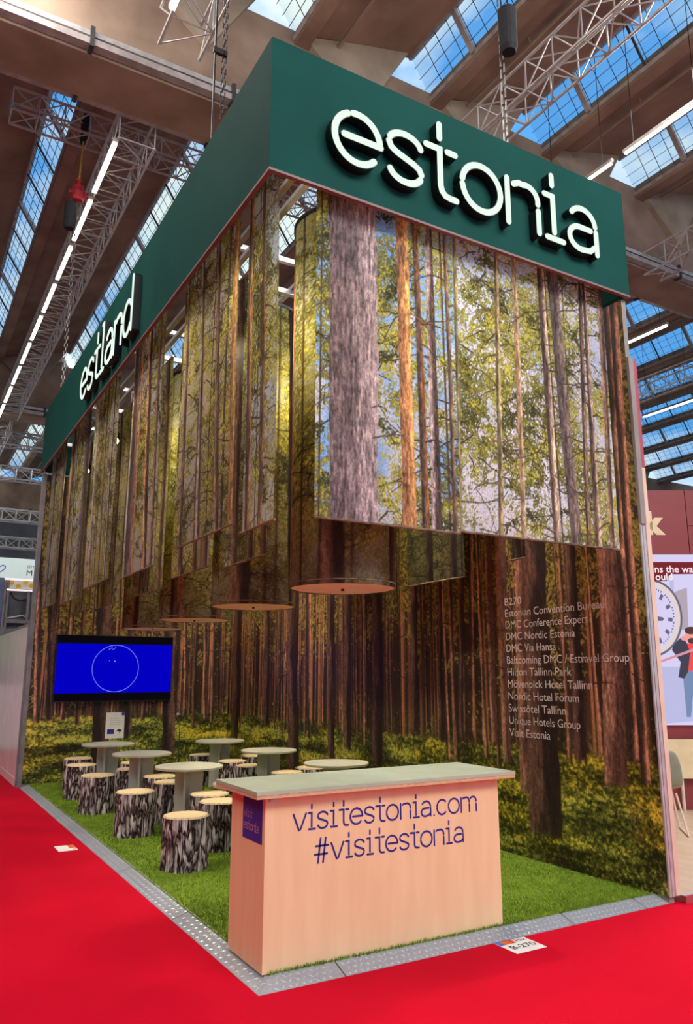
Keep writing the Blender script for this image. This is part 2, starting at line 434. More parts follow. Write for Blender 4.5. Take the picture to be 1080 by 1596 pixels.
class Canvas:
    def __init__(self, u, v, seed):
        self.u, self.v = np.asarray(u, float), np.asarray(v, float)
        self.U, self.V = np.meshgrid(self.u, self.v, indexing='ij')
        self.img = np.zeros(self.U.shape + (3,)); self.seed = seed; self.rng = random.Random(seed)
    def win(self, u0, u1, v0, v1):
        i0, i1 = np.searchsorted(self.u, [u0, u1]); j0, j1 = np.searchsorted(self.v, [v0, v1])
        return slice(max(0, i0 - 1), i1 + 1), slice(max(0, j0 - 1), j1 + 1)
    def mix(self, s, a, col):
        self.img[s] = self.img[s] * (1 - a[..., None]) + col * a[..., None]
    def trunk(self, uc0, v0, w0, uc1, v1, w1, lit, dark, side=1, bark=0.5, split=0.0, stop=True):
        """trunk from (uc0, v0) down to (uc1, v1); lit on one side; extends past v0 upward"""
        m = abs(uc0 - uc1) + max(w0, w1) * 1.2 + abs(uc0 - uc1) * 1.0
        lo = min(uc0, uc1) - m; hi = max(uc0, uc1) + m
        s = self.win(lo, hi, (v1 - 0.05) if stop else -1, 99)
        U, V = self.U[s], self.V[s]
        if U.size == 0: return
        t = (V - v0) / (v1 - v0)
        c = uc0 + (uc1 - uc0) * t + 0.12 * w0 * (vnoise(V * 1.3, V * 0, self.seed + int(uc0 * 97)) - .5)
        hw = 0.5 * np.maximum(0.25 * w0, w0 + (w1 - w0) * t) * (1 + 0.10 * (vnoise(V * 9, V * 0, self.seed + 5 + int(uc0 * 31)) - .5))
        base = sst(v1 - 0.04, v1 + 0.03, V + 0.05 * (vnoise(U * 40, V * 20, 3) - .5)) if stop else 1.0
        q = (U - c) / hw
        e = 0.012 / hw
        a = (1 - sst(1 - e * 0.5, 1 + e * 0.5, np.abs(q))) * base
        n1 = .55 * fbm(U * 70, V * 26, self.seed + 11, 3) + .45 * fbm(U * 60, V * 7, self.seed + 12, 2); n2 = vnoise(U * 18, V * 3.0, self.seed + 23)
        k = sst(split - 0.5, split + 0.5, q * side + 0.9 * (n2 - .5))
        col = dark + (lit - dark) * k[..., None]
        col = col * np.clip(1 + bark * 2.1 * (n1 - .5), .25, 1.7)[..., None]
        self.mix(s, a, np.clip(col, 0, 1))
    def line(self, p, q, w, col, a=0.9):
        (x0, y0), (x1, y1) = p, q
        s = self.win(min(x0, x1) - w, max(x0, x1) + w, min(y0, y1) - w, max(y0, y1) + w)
        U, V = self.U[s], self.V[s]
        if U.size == 0: return
        dx, dy = x1 - x0, y1 - y0; L = dx * dx + dy * dy + 1e-9
        t = np.clip(((U - x0) * dx + (V - y0) * dy) / L, 0, 1)
        d = np.hypot(U - x0 - t * dx, V - y0 - t * dy)
        self.mix(s, a * (1 - sst(w * 0.35, w, d)), col)
    def branch(self, x, y, ang, length, w, col, droop=0.5, leaf=None):
        n = 6; st = length / n
        for k in range(n):
            x2 = x + math.cos(ang) * st; y2 = y + math.sin(ang) * st
            self.line((x, y), (x2, y2), w * (1 - 0.1 * k), col)
            if self.rng.random() < 0.5 and k > 1:
                a2 = ang + self.rng.choice((-1, 1)) * self.rng.uniform(.5, 1.0)
                self.line((x2, y2), (x2 + math.cos(a2) * st * 1.4, y2 + math.sin(a2) * st * 1.4), w * 0.6, col)
            if leaf is not None and k > 1 and self.rng.random() < 0.8:
                self.clump(x2, y2, self.rng.uniform(.025, .055), leaf)
            ang += (self.rng.uniform(-.35, .35)) - droop * 0.12 * (1 if math.cos(ang) > 0 else -1)
            x, y = x2, y2
    def clump(self, x, y, r, col):
        s = self.win(x - r * 1.5, x + r * 1.5, y - r, y + r)
        U, V = self.U[s], self.V[s]
        if U.size == 0: return
        d = np.hypot((U - x) / 1.4, V - y) / r
        a = sst(1.0, 0.35, d + 1.7 * (vnoise(U * 80, V * 80, self.seed + 41) - .5))
        n = .45 + 1.1 * vnoise(U * 85 + V * 40, V * 70, self.seed + 43)
        self.mix(s, a * 0.85, np.clip(col * n[..., None], 0, 1))
    def obj(self, name, fn, material, parent, thick=None):
        nu, nv = len(self.u), len(self.v)
        P = fn(self.U, self.V); co = np.stack([np.broadcast_to(p, self.U.shape) for p in P], -1).reshape(-1, 3)
        idx = np.arange(nu * nv).reshape(nu, nv)
        q = np.stack([idx[:-1, :-1], idx[1:, :-1], idx[1:, 1:], idx[:-1, 1:]], -1).reshape(-1, 4)
        me = bpy.data.meshes.new(name)
        me.vertices.add(len(co)); me.vertices.foreach_set('co', co.ravel())
        me.loops.add(q.size); me.loops.foreach_set('vertex_index', q.ravel().astype(np.int32))
        me.polygons.add(len(q)); me.polygons.foreach_set('loop_start', (np.arange(len(q)) * 4).astype(np.int32))
        me.polygons.foreach_set('use_smooth', np.ones(len(q), bool))
        me.update(calc_edges=True)
        at = me.color_attributes.new('Col', 'FLOAT_COLOR', 'POINT')
        rgb = np.clip(self.img.reshape(-1, 3), 0, 1)
        rgb = np.where(rgb <= 0.04045, rgb / 12.92, ((rgb + 0.055) / 1.055) ** 2.4)
        at.data.foreach_set('color', np.concatenate([rgb, np.ones((len(rgb), 1))], 1).ravel().astype(np.float32))
        me.materials.append(MATS[material])
        return link(name, me, parent)

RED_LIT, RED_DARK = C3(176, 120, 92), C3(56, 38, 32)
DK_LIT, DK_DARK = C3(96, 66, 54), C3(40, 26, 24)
def paint_ground_forest(c, trunks, ground=1.02, dens=7.0, gain=1.0):
    U, V, s, rng = c.U, c.V, c.seed, c.rng
    # distant stems
    wob = .5 * vnoise(U * 3, V * 0.5, s)
    st = vnoise(U * 24 + wob, V * 0.12, s + 1); st2 = vnoise(U * 43 + wob, V * 0.2, s + 2); st3 = vnoise(U * 9 + wob, V * .1, s + 13)
    k = sst(.48, .66, st)[..., None]; k2 = sst(.45, .7, st2)[..., None]
    im = C3(52, 36, 26) * (1 - k) + C3(150, 96, 66) * k * (.6 + .7 * st3[..., None])
    im = im * (1 - 0.7 * k2) + C3(34, 23, 18) * 0.7 * k2
    # needles that thicken with height, light green haze low between the stems
    f = fbm(U * 4, V * 4, s + 3, 4); n1 = fbm(U * 34 + V * 22, V * 26, s + 4, 2); n2 = fbm(U * 34 - V * 22, V * 26, s + 5, 2)
    fine = np.where(vnoise(U * 3, V * 3, s + 14) > .5, n1, n2) * .65 + .35 * vnoise(U * 80, V * 80, s + 15)
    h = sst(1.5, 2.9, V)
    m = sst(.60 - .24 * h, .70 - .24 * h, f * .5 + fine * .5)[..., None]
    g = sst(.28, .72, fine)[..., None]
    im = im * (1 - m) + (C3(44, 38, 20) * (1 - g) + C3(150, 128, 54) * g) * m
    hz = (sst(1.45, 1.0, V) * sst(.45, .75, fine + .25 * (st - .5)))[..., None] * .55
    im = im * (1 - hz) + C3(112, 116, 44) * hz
    c.img[:] = im
    # many thin stems
    u0, u1 = c.u[0], c.u[-1]
    for k in range(int((u1 - u0) * dens * 1.5)):
        x = rng.uniform(u0, u1); b = ground + rng.uniform(-.06, .10); w = rng.uniform(.018, .045)
        lit = rng.random() ** 1.5
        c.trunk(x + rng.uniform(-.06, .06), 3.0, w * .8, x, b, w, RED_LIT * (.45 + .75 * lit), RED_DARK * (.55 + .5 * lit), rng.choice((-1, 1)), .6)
    # undergrowth
    gl = ground + 0.05 * (fbm(U * 3, V * 0, s + 6, 2) - .5)
    gm = sst(gl + .03, gl - .03, V + .06 * (vnoise(U * 30, V * 30, s + 7) - .5))
    n1 = fbm(U * 1.7, V * 7.5, s + 8, 4); n2 = fbm(U * 38, V * 44, s + 9, 3)
    near = sst(.62, .2, V)
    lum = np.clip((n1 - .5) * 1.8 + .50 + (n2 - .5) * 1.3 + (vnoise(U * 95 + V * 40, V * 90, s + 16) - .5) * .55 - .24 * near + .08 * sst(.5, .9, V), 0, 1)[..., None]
    gc = np.where(lum < .5, C3(32, 31, 15) + (C3(88, 92, 32) - C3(32, 31, 15)) * lum * 2, C3(88, 92, 32) + (C3(196, 184, 74) - C3(88, 92, 32)) * (lum * 2 - 1))
    warm = sst(.42, .62, fbm(U * 1.1, V * 2.2, s + 12, 3))[..., None]
    gc = gc * (1 - .5 * warm) + gc * np.array([1.2, 1.02, .6]) * .5 * warm
    c.mix((slice(None), slice(None)), gm, gc)
    # fallen twigs in the near undergrowth
    for k in range(int((u1 - u0) * 10)):
        c.branch(rng.uniform(u0, u1), rng.uniform(.05, .6), rng.uniform(-.6, 3.6), rng.uniform(.12, .3), .008, C3(84, 70, 44))
    # middle stems
    for k in range(int((u1 - u0) * dens * .35)):
        x = rng.uniform(u0, u1); b = ground + rng.uniform(-.22, .0); w = rng.uniform(.04, .08)
        lit = rng.random()
        c.trunk(x + rng.uniform(-.06, .06), 3.0, w * .85, x, b, w, RED_LIT * (.65 + .45 * lit), RED_DARK * (.7 + .4 * lit), rng.choice((-1, 1)), .6)
    for t in trunks:
        uc0, v0, w0, uc1, v1, w1, tone = t
        lit, dark = ((DK_LIT, DK_DARK), (RED_LIT, RED_DARK), (C3(150, 104, 84), C3(84, 54, 46)))[tone]
        c.trunk(uc0, v0, w0, uc1, v1, w1, lit, dark, 1 if tone != 1 else -1, .7, .15)
    # dead twigs
    for k in range(int((u1 - u0) * 14)):
        c.branch(rng.uniform(u0, u1), rng.uniform(1.6, 3.4), rng.choice((rng.uniform(-.7, .3), PI + rng.uniform(-.3, .7))), rng.uniform(.15, .4), .009, C3(54, 36, 28))
    c.img *= gain

def paint_canopy(c, trunks, sky=C3(206, 206, 218), blue=0.3, leaf=0.5, warm=0.5, low=2.66, gain=1.0, twigs=10, stems=4):
    U, V, s, rng = c.U, c.V, c.seed, c.rng
    b = sst(.48, .62, fbm(U * 1.8, V * 1.3, s + 1, 3))[..., None] * blue
    im = sky * (1 - b) + C3(128, 176, 236) * b
    u0, u1 = c.u[0], c.u[-1]; v0, v1 = c.v[0], c.v[-1]
    f = fbm(U * 2.4, V * 1.8, s + 2, 3)
    # needles: short slanted strokes in two directions
    n1 = fbm(U * 46 + V * 30, V * 34 - U * 12, s + 3, 2); n2 = fbm(U * 46 - V * 30, V * 34 + U * 12, s + 5, 2)
    side = vnoise(U * 3.1, V * 2.3, s + 6) > .5
    fine = np.where(side, n1, n2); vf = vnoise(U * 105, V * 95, s + 4); mid = fbm(U * 11, V * 13, s + 7, 3)
    col1 = C3(44, 43, 22); col2 = C3(112, 108, 44); col3 = C3(196, 186, 92)
    tone = fbm(U * 2.2, V * 2.0, s + 8, 3)
    g = np.clip(.5 + 1.15 * (fine - .5) + .55 * (vf - .5) + 1.15 * (tone - .5) + .12 * (warm - .5), 0, 1)[..., None]
    lc = np.where(g < .5, col1 + (col2 - col1) * g * 2, col2 + (col3 - col2) * (g * 2 - 1))
    th = .60 - .22 * leaf
    m = sst(th - .04, th + .04, f * .34 + mid * .20 + fine * .28 + vf * .18)[..., None]
    im = im * (1 - m) + lc * m
    # lower part closes up with brown wood
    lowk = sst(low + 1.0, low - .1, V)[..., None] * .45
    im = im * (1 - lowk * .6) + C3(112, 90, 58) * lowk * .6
    c.img[:] = im
    for k in range(int((u1 - u0) * stems)):
        x = rng.uniform(u0, u1); w = rng.uniform(.012, .03)
        d = rng.uniform(.5, .85)
        c.trunk(x + rng.uniform(-.08, .08), 5.0, w * .8, x, 0, w, C3(150, 116, 86) * d, C3(88, 66, 50) * d, rng.choice((-1, 1)), .5, 0, False)
    for k in range(int((u1 - u0) * (v1 - v0) * twigs)):
        x, y = rng.uniform(u0, u1), rng.uniform(v0, v1)
        a = rng.choice((rng.uniform(-.9, .5), PI + rng.uniform(-.5, .9)))
        lf = rng.choice((C3(84, 84, 36), C3(150, 146, 52), C3(60, 60, 30), C3(160, 152, 62), None))
        c.branch(x, y, a, rng.uniform(.15, .5), rng.uniform(.005, .010), C3(58, 45, 32), .6, lf)
    for t in trunks:
        uc0, tv0, w0, uc1, tv1, w1, lit, dark, side = t
        c.trunk(uc0, tv0, w0, uc1, tv1, w1, lit, dark, side, .75, .1, False)
        for k in range(int((v1 - v0) * 3)):
            y = rng.uniform(v0, v1); x = uc0 + (uc1 - uc0) * (y - tv0) / (tv1 - tv0); sg = rng.choice((-1, 1))
            c.branch(x + sg * w0 * .4, y, (0 if sg > 0 else PI) + rng.uniform(-.5, .5), rng.uniform(.15, .45), .010, dark * 0.8 + .02, .9)
    c.img *= gain

# ------------------------------------------------------------------ hall: floor, roof, girders, windows
def struct(o, label, cat=None): return tag(o, label, cat, kind='structure')
hf = MB().box(-45, 70, -45, 62, -0.15, -0.012).build('floor_hall', 'hall_floor'); struct(hf, 'grey screed floor of the hall around the carpeted aisles', 'floor')
fl = MB().box(-6.5, 13.5, -7.5, 15.5, -0.012, 0.0).build('floor', 'carpet_red')
struct(fl, 'bright red carpet floor of the exhibition hall aisle', 'floor')
wb = MB().box(-45, 70, 60, 60.4, 0, 16).build('wall_far', 'hall_wall'); struct(wb, 'dark far end wall of the hall', 'wall')
wlf = MB().box(-18.4, -18, -30, 60, 0, 16).build('wall_left_blocker', 'hall_wall'); struct(wlf, 'unseen dark wall added left of the aisle to cut sky light', 'wall')  # added out of view to block sky light from the left
wr = MB().box(60, 60.4, -45, 60, 0, 16).build('wall_side', 'hall_wall'); struct(wr, 'dark far side wall of the hall beyond the neighbouring stand', 'wall')

XR0, PER, PDX, PDZ, Z0 = 0.067, 2.773, 0.45, 0.70, 12.0
BAYS = [(-3.2, 5.6), (6.5, 22.4), (23.3, 40.0)]
ceil = empty('ceiling', (0, 0, 12)); struct(ceil, 'brown concrete shed roof with strips of skylight', 'ceiling')
def local(o, p): o.matrix_parent_inverse = Matrix.Translation(-Vector(p)); return o
slab_cache, pane_cache = {}, {}
wcount = 0
def slab_mesh(L):
    if L not in slab_cache:
        m = MB()
        # folded slab: rises from the foot of one skylight to the head of the next; downstand rib at its foot
        x1, z1 = PER - PDX, PDZ
        m.add([(0, 0, 0), (x1, 0, z1), (x1, 0, z1 + .18), (0, 0, .18), (0, L, 0), (x1, L, z1), (x1, L, z1 + .18), (0, L, .18)],
              [(0, 1, 2, 3), (4, 7, 6, 5), (0, 4, 5, 1), (1, 5, 6, 2), (2, 6, 7, 3), (3, 7, 4, 0)])
        m.box(-0.02, 0.22, 0, L, -0.12, 0.04)
        me = m.mesh('roof_slab'); me.materials.append(MATS['concrete']); slab_cache[L] = me
    return slab_cache[L]
ranges = [(-6, 6), (-3, 12), (-4, 11)]  # first bay extended left, out of view, to shade the stand's left side
for bi, (y0, y1) in enumerate(BAYS):
    L = round(y1 - y0, 3)
    npane = max(1, round(L / 1.25)); pl = L / npane
    # one set of shared meshes for this bay
    d = Vector((-PDX, 0, PDZ)); nrm = Vector((PDZ, 0, PDX)).normalized()
    def strip_quad(m, ya, yb, s0, s1, off, th):
        a = d * s0 + nrm * off; b = d * s1 + nrm * off; t = nrm * th
        pts = []
        for yy in (ya, yb):
            for p in (a, b, b + t, a + t): pts.append((p.x, yy, p.z))
        m.add(pts, [(0, 1, 2, 3), (7, 6, 5, 4), (0, 4, 5, 1), (1, 5, 6, 2), (2, 6, 7, 3), (3, 7, 4, 0)])
    mp_ = MB(); strip_quad(mp_, 0.02, pl - 0.02, 0.04, 0.96, 0, 0.012)
    me_pane = mp_.mesh('pane'); me_pane.materials.append(MATS['pane_glass'])
    mm = MB(); strip_quad(mm, -0.018, 0.018, 0.0, 1.0, -0.025, 0.035); me_mul = mm.mesh('mullion'); me_mul.materials.append(MATS['dark_frame'])
    mt = MB(); strip_quad(mt, -0.05, 0.05, 0.0, 1.0, -0.05, 0.07); me_mulb = mt.mesh('mullion'); me_mulb.materials.append(MATS['steel_paint'])
    mf = MB(); strip_quad(mf, 0, L, -0.03, 0.05, -0.05, 0.10); me_rail = mf.mesh('frame_rail'); me_rail.materials.append(MATS['steel_paint'])
    mg = MB(); strip_quad(mg, 0, L, 0.95, 1.03, -0.05, 0.10); me_rail2 = mg.mesh('frame_rail'); me_rail2.materials.append(MATS['steel_paint'])
    mw = MB()
    for k in range(int(L / 0.31)):
        strip_quad(mw, 0.31 * k - .005, 0.31 * k + .005, 0, 1, -0.035, 0.01)
    for s_ in (0.25, 0.5, 0.75): strip_quad(mw, 0, L, s_ - .005, s_ + .005, -0.03, 0.01)
    me_wire = mw.mesh('wire_mesh'); me_wire.materials.append(MATS['dark_frame'])
    for k in range(ranges[bi][0], ranges[bi][1] + 1):
        x = XR0 + PER * k
        o = link('roof_slab', slab_mesh(L), ceil); o.location = (x, y0, 0)
        wcount += 1
        w = empty('window_%d' % wcount, (x, y0, Z0))
        struct(w, '%s sloping wired skylight strip from the left, %s' % (['first', 'second', 'third', 'fourth', 'fifth', 'sixth', 'seventh', 'eighth', 'ninth', 'tenth', 'eleventh', 'twelfth', 'thirteenth', 'fourteenth', 'fifteenth', 'sixteenth'][k - ranges[bi][0]], ('above the stand front', 'behind the first concrete girder', 'behind the second concrete girder')[bi]), 'skylight')
        for j in range(npane):
            p = link('pane', me_pane, w); p.location = (0, pl * j, 0)
            q = link('mullion', me_mulb if j % 3 == 0 else me_mul, w); q.location = (0, pl * j, 0)
        link('frame_rail', me_rail, w); link('frame_rail', me_rail2, w)
        link('wire_mesh', me_wire, w)['kind'] = 'stuff'
        c_ = MB().tube((0.75, 0, 0.10), (0.75, L, 0.10), 0.035, 6)
        for yy in np.arange(1, L, 3): c_.tube((0.75, yy, 0.10), (0.72, yy, 0.26), 0.02, 5)
        cm = c_.build('conduit', 'concrete_light', ceil); cm.location = (x, y0, 0)
for gi, (gy0, gy1) in enumerate(((5.6, 6.5), (22.4, 23.3), (40.0, 40.9))):
    g = empty('trim_%d' % (gi + 1), (0, gy0, 10.2)); struct(g, ('massive brown concrete girder crossing above the stand', 'second concrete girder further back in the hall', 'last concrete girder near the far wall')[gi], 'girder')
    ln = gy1 - gy0
    MB().box(-17.9, 40, 0, ln, 0, 1.95).build('beam', 'concrete', g)
    for (dy, z, sgn) in ((-0.16, 0.04, -1), (ln + 0.02, 0.05, 1)):
        MB().box(-14, 40, dy, dy + .14, z, z + .10).build('cable_tray', 'steel_paint', g)
        MB().box(-14, 40, dy + .03, dy + .11, z + .16, z + .24).build('cable_duct', 'aluminium', g)
        b = MB()
        for x in np.arange(-13, 40, 2.1): b.box(x, x + .06, dy - .02, dy + .16, z - .04, z + .28)
        b.build('tray_brackets', 'dark_frame', g)
    if gi < 2:
        # pale wedge-shaped gable pieces between skylight and girder on the near face
        for k in range(-3, 12):
            x = XR0 + PER * k
            MB().add([(x + .1, -.12, 1.80), (x + PER - PDX - .1, -.12, 1.80 + PDZ), (x + 1.25, -.12, 0.85), (x + .1, 0, 1.80), (x + PER - PDX - .1, 0, 1.80 + PDZ), (x + 1.25, 0, 0.85)],
                     [(0, 1, 2), (5, 4, 3), (0, 3, 4, 1), (1, 4, 5, 2), (2, 5, 3, 0)]).build('haunch', 'concrete_light', g)

def truss(name, p0, p1, w, h, label, group=None, step=None, tri=False, material='aluminium', r=0.024):
    p0, p1 = Vector(p0), Vector(p1); d = (p1 - p0); L = d.length; d.normalize()
    up = Vector((0, 0, 1)); sd = d.cross(up).normalized(); step = step or max(w, h)
    t = empty(name, p0); tag(t, label, 'truss', group)
    cs = [(-w / 2, 0), (w / 2, 0), (w / 2, h), (-w / 2, h)]
    at = lambda c, s: d * s + sd * c[0] + up * c[1]
    for c in cs: MB().tube(at(c, 0), at(c, L), r, 6).build('chord', material, t)
    b = MB(); n = max(1, int(L / step)); st = L / n
    for k in range(n):
        for i in range(4):
            a, c = cs[i], cs[(i + 1) % 4]
            if k % 2: a, c = c, a
            b.tube(at(a, k * st), at(c, (k + 1) * st), r * .5, 5)
        for i in range(4): b.tube(at(cs[i], k * st), at(cs[(i + 1) % 4], k * st), r * .5, 5)
    b.build('bracing', material, t)['kind'] = 'stuff'
    return t
tg = 'lattice trusses under the roof'
truss('lattice_truss', (0.62, 6.7, 9.9), (0.62, 22.2, 9.9), 0.56, 0.56, 'long lattice truss with light tubes running back along the left skylights', tg, .5)
truss('lattice_truss', (0.62, -2.6, 9.9), (0.62, 4.6, 9.9), 0.56, 0.56, 'lattice truss overhead at the top left in front of the girder', tg, .5)
truss('lattice_truss', (5.4, -2.0, 9.9), (5.4, 5.4, 9.9), 0.50, 0.50, 'lattice truss rising to the upper right behind the front sign', tg, .5)
truss('lattice_truss', (11.2, -2.0, 9.9), (11.2, 5.4, 9.9), 0.5, 0.5, 'lattice truss at the far right edge in front of the girder', tg, .5)
truss('lattice_truss', (11.2, 6.7, 9.9), (11.2, 22.2, 9.9), 0.5, 0.5, 'lattice truss seen right of the sign behind the girder', tg, .5)
truss('lattice_truss', (17.0, 6.7, 9.9), (17.0, 22.2, 9.9), 0.5, 0.5, 'lowest visible lattice truss right of the stand wall', tg, .5)
truss('lattice_truss', (0.62, 23.6, 9.9), (0.62, 39.6, 9.9), 0.56, 0.56, 'lattice truss beyond the second girder at the left', tg, .6)
truss('rigging_truss', (-1.1, 8.55, 11.0), (9.5, 8.55, 11.0), 0.42, 0.42, 'rigging truss crossing under the girder at upper left, holding the red hoist', 'rigging trusses', .42)
for k, (y, z, x0, x1) in enumerate(((26.5, 10.2, -6, 9), (29.5, 9.6, -6, 9), (33.5, 8.6, -6, 9), (36.5, 7.8, -6, 9), (39.0, 6.8, -6, 9))):
    truss('rigging_truss', (x0, y, z), (x1, y, z), 0.5, 0.5, '%s rigging truss from the top, far down the hall left of the stand' % ['first', 'second', 'third', 'fourth', 'fifth'][k], 'rigging trusses', .6, r=.04)
truss('rigging_truss', (16.0, 17.5, 6.6), (26.0, 12.0, 6.3), 0.4, 0.4, 'rigging truss above the dark red neighbouring wall', 'rigging trusses', .5)

ORD = ['first', 'second', 'third', 'fourth', 'fifth', 'sixth', 'seventh', 'eighth', 'ninth', 'tenth']
def tube_light(x, y0, n, z, ln, gap, label, ztop=12.1, w=.04):
    for k in range(n):
        t = empty('light_fixture', (x, y0 + k * (ln + gap), z)); tag(t, label % ORD[k], 'lamp', 'fluorescent light fixtures')
        MB().box(-w, w, 0, ln, 0.02, .08).build('housing', 'steel_paint', t)
        MB().box(-w * .88, w * .88, .03, ln - .03, -0.012, .02).build('diffuser', 'tube_glow', t)
        for yy in ((.2, ln - .2) if ztop > 12 else ()): MB().tube((0, yy, .08), (0, yy, ztop - z), .006, 5).build('hanger', 'chain_dark', t)
tube_light(0.30, 6.75, 9, 9.82, 1.5, 0.22, '%s white light tube from the girder along the left truss', 11.99)
tube_light(0.30, -2.72, 4, 9.82, 1.5, 0.22, '%s white light tube from the left front, overhead at top left', 11.99)
tube_light(7.4, -2.0, 4, 9.82, 1.5, 0.22, '%s white light tube beyond the upper right corner of the sign', 12.56, .024)
tube_light(13.4, 6.7, 6, 9.9, 1.9, 0.25, '%s light tube right of the sign, counted from the girder', 12.69)
tube_light(18.5, 7.5, 6, 9.9, 1.9, 0.25, '%s light tube of the lower row right of the stand wall', 12.56)

# hoists and chains
def chain(m, p0, p1, r=0.014, link_len=0.07):
    p0, p1 = Vector(p0), Vector(p1); n = int((p1 - p0).length / link_len); d = (p1 - p0) / n
    for k in range(n):
        a = p0 + d * (k + .0); b = p0 + d * (k + .9)
        off = Vector((.022, 0, 0)) if k % 2 else Vector((0, .022, 0))
        m.tube(a + off, b + off, r * .6, 4); m.tube(a - off, b - off, r * .6, 4)
    return m
h = empty('chain_hoist', (.1, 8.6, 6.0)); tag(h, 'red hooked chain hoist with grey chain bag hanging left of the stand', 'hoist', 'chain hoists above the stand')
chain(MB(), (0, 0, 0), (0, 0, 3.75)).build('chain', 'chain_steel', h)
m = MB(); m.lathe([(0.0, -.16), (.09, -.14), (.13, 0), (.09, .14), (0, .16)], 12, (0, 0, 3.95)); m.tube((-.16, 0, 3.95), (.16, 0, 3.95), .05, 10); m.build('hoist_motor', 'hoist_red', h)
MB().lathe([(.0, -.26), (.08, -.26), (.10, -.21), (.11, .22), (.08, .22), (.075, -.15), (0, -.15)], 16, (-.10, 0, 3.5)).build('chain_bag', 'black_fabric', h)
MB().tube((0, 0, 4.1), (0, 0, 4.22), .03, 8).tube((-.05, 0, 4.22), (.05, 0, 4.22), .02, 6).build('hook', 'hoist_red', h)
MB().tube((0, 0, 4.2), (0.02, 0, 5.0), .018, 6).build('sling', 'sling_yellow', h)
MB().tube((0.02, -.1, 5.0), (0.02, -.16, 5.5), .05, 8).tube((0.02, .05, 5.0), (0.02, .12, 5.5), .05, 8).build('strap', 'black_fabric', h)
h = empty('chain_hoist', (2.65, .6, 6.0)); tag(h, 'black chain bag and steel chain hanging above the front sign', 'hoist', 'chain hoists above the stand')
chain(MB(), (0, 0, -.3), (0, 0, 4.9)).build('chain', 'chain_steel', h)
MB().lathe([(.0, -.25), (.065, -.25), (.085, -.2), (.09, .22), (.07, .22), (.06, -.13), (0, -.13)], 16, (0, -.10, 1.8)).build('chain_bag', 'black_fabric', h)
MB().tube((-.07, -.10, 2.01), (0, 0, 2.5), .008, 5).tube((.07, -.10, 2.01), (0, 0, 2.5), .008, 5).build('bag_cord', 'black_fabric', h)
h = empty('hanging_chain', (.5, 2.5, 6.0)); tag(h, 'pair of dark chains dropping behind the corner of the green fascia', 'chain')
chain(MB(), (0, 0, -.3), (0, 0, 5.4)).build('chain', 'chain_dark', h)
MB().tube((-.1, 0, -.3), (-.1, 0, 5.4), .012, 6).build('cable', 'chain_dark', h)
MB().box(-.12, .03, -.02, .02, 2.1, 2.16).build('cable_clamp', 'chain_dark', h)

# ------------------------------------------------------------------ the stand: walls with the forest print
XW, YW, ZT = 3.345, 8.94, 4.918
w1 = empty('wall_right', (XW, 0, 0)); struct(w1, 'right stand wall printed with a pine forest and a list of exhibitors', 'wall')
local(MB().box(XW + .004, XW + .058, 0.0, YW + .08, 0.0, ZT).build('panel_core', 'wall_core', w1), (XW, 0, 0))
gu = 0.0 + (YW - .0 - 0.0) * np.linspace(0, 1, 620) ** 1.40
gv = np.concatenate([np.linspace(.04, 3.2, 440), np.linspace(3.2, ZT, 130)[1:]])
cv = Canvas(gu, gv, 7)
right_trunks = [(6.419, 2.87, .376, 6.361, .34, .356, 0), (7.373, 2.62, .227, 7.297, .9, .194, 0), (5.916, 2.81, .164, 5.868, 1.06, .138, 1), (8.6, 2.7, .3, 8.6, .6, .3, 0),
    (5.226, 2.76, .203, 5.2, .59, .176, 0), (4.774, 2.72, .205, 4.768, .75, .181, 0), (4.028, 2.66, .255, 4.053, .61, .231, 0), (3.212, 3.2, .145, 3.257, 1.05, .126, 0),
    (2.718, 3.12, .095, 2.773, 1.0, .07, 0), (2.328, 3.06, .088, 2.413, 1.03, .07, 0), (2.166, 3.04, .085, 2.239, 1.1, .06, 1), (1.898, 3.0, .12, 1.897, 1.02, .1, 2),
    (1.698, 2.98, .163, 1.726, .85, .11, 2), (.767, 2.78, .12, .788, .95, .14, 0), (.328, 2.79, .24, .436, .80, .227, 2), (.198, 2.76, .113, .219, 1.0, .1, 1),
    (.11, 2.73, .09, .13, .85, .09, 1), (1.44, 2.62, .15, 1.49, .62, .15, 2), (1.22, 2.6, .29, 1.256, .28, .42, 0)]
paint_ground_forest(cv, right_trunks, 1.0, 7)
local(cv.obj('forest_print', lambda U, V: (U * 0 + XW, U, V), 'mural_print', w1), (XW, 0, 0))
lines = ['B270', 'Estonian Convention Bureau', 'DMC Conference Expert', 'DMC Nordic Estonia', 'DMC Via Hansa', 'Baltcoming DMC / Estravel Group', 'Hilton Tallinn Park',
         'M\u00f6venpick Hotel Tallinn', 'Nordic Hotel Forum', 'Swiss\u00f4tel Tallinn', 'Unique Hotels Group', 'Visit Estonia']
widths = [.237, 1.25, 1.06, .90, .66, 1.47, .83, 1.06, .90, .74, .90, .54]
for k, (t, wd) in enumerate(zip(lines, widths)):
    local(text_mesh('exhibitor_line', t, .105, 'wall_text', w1, (XW - .003, 1.675, 2.352 - k * .1135), (0, -1, 0), (0, 0, 1), width=wd), (XW, 0, 0))

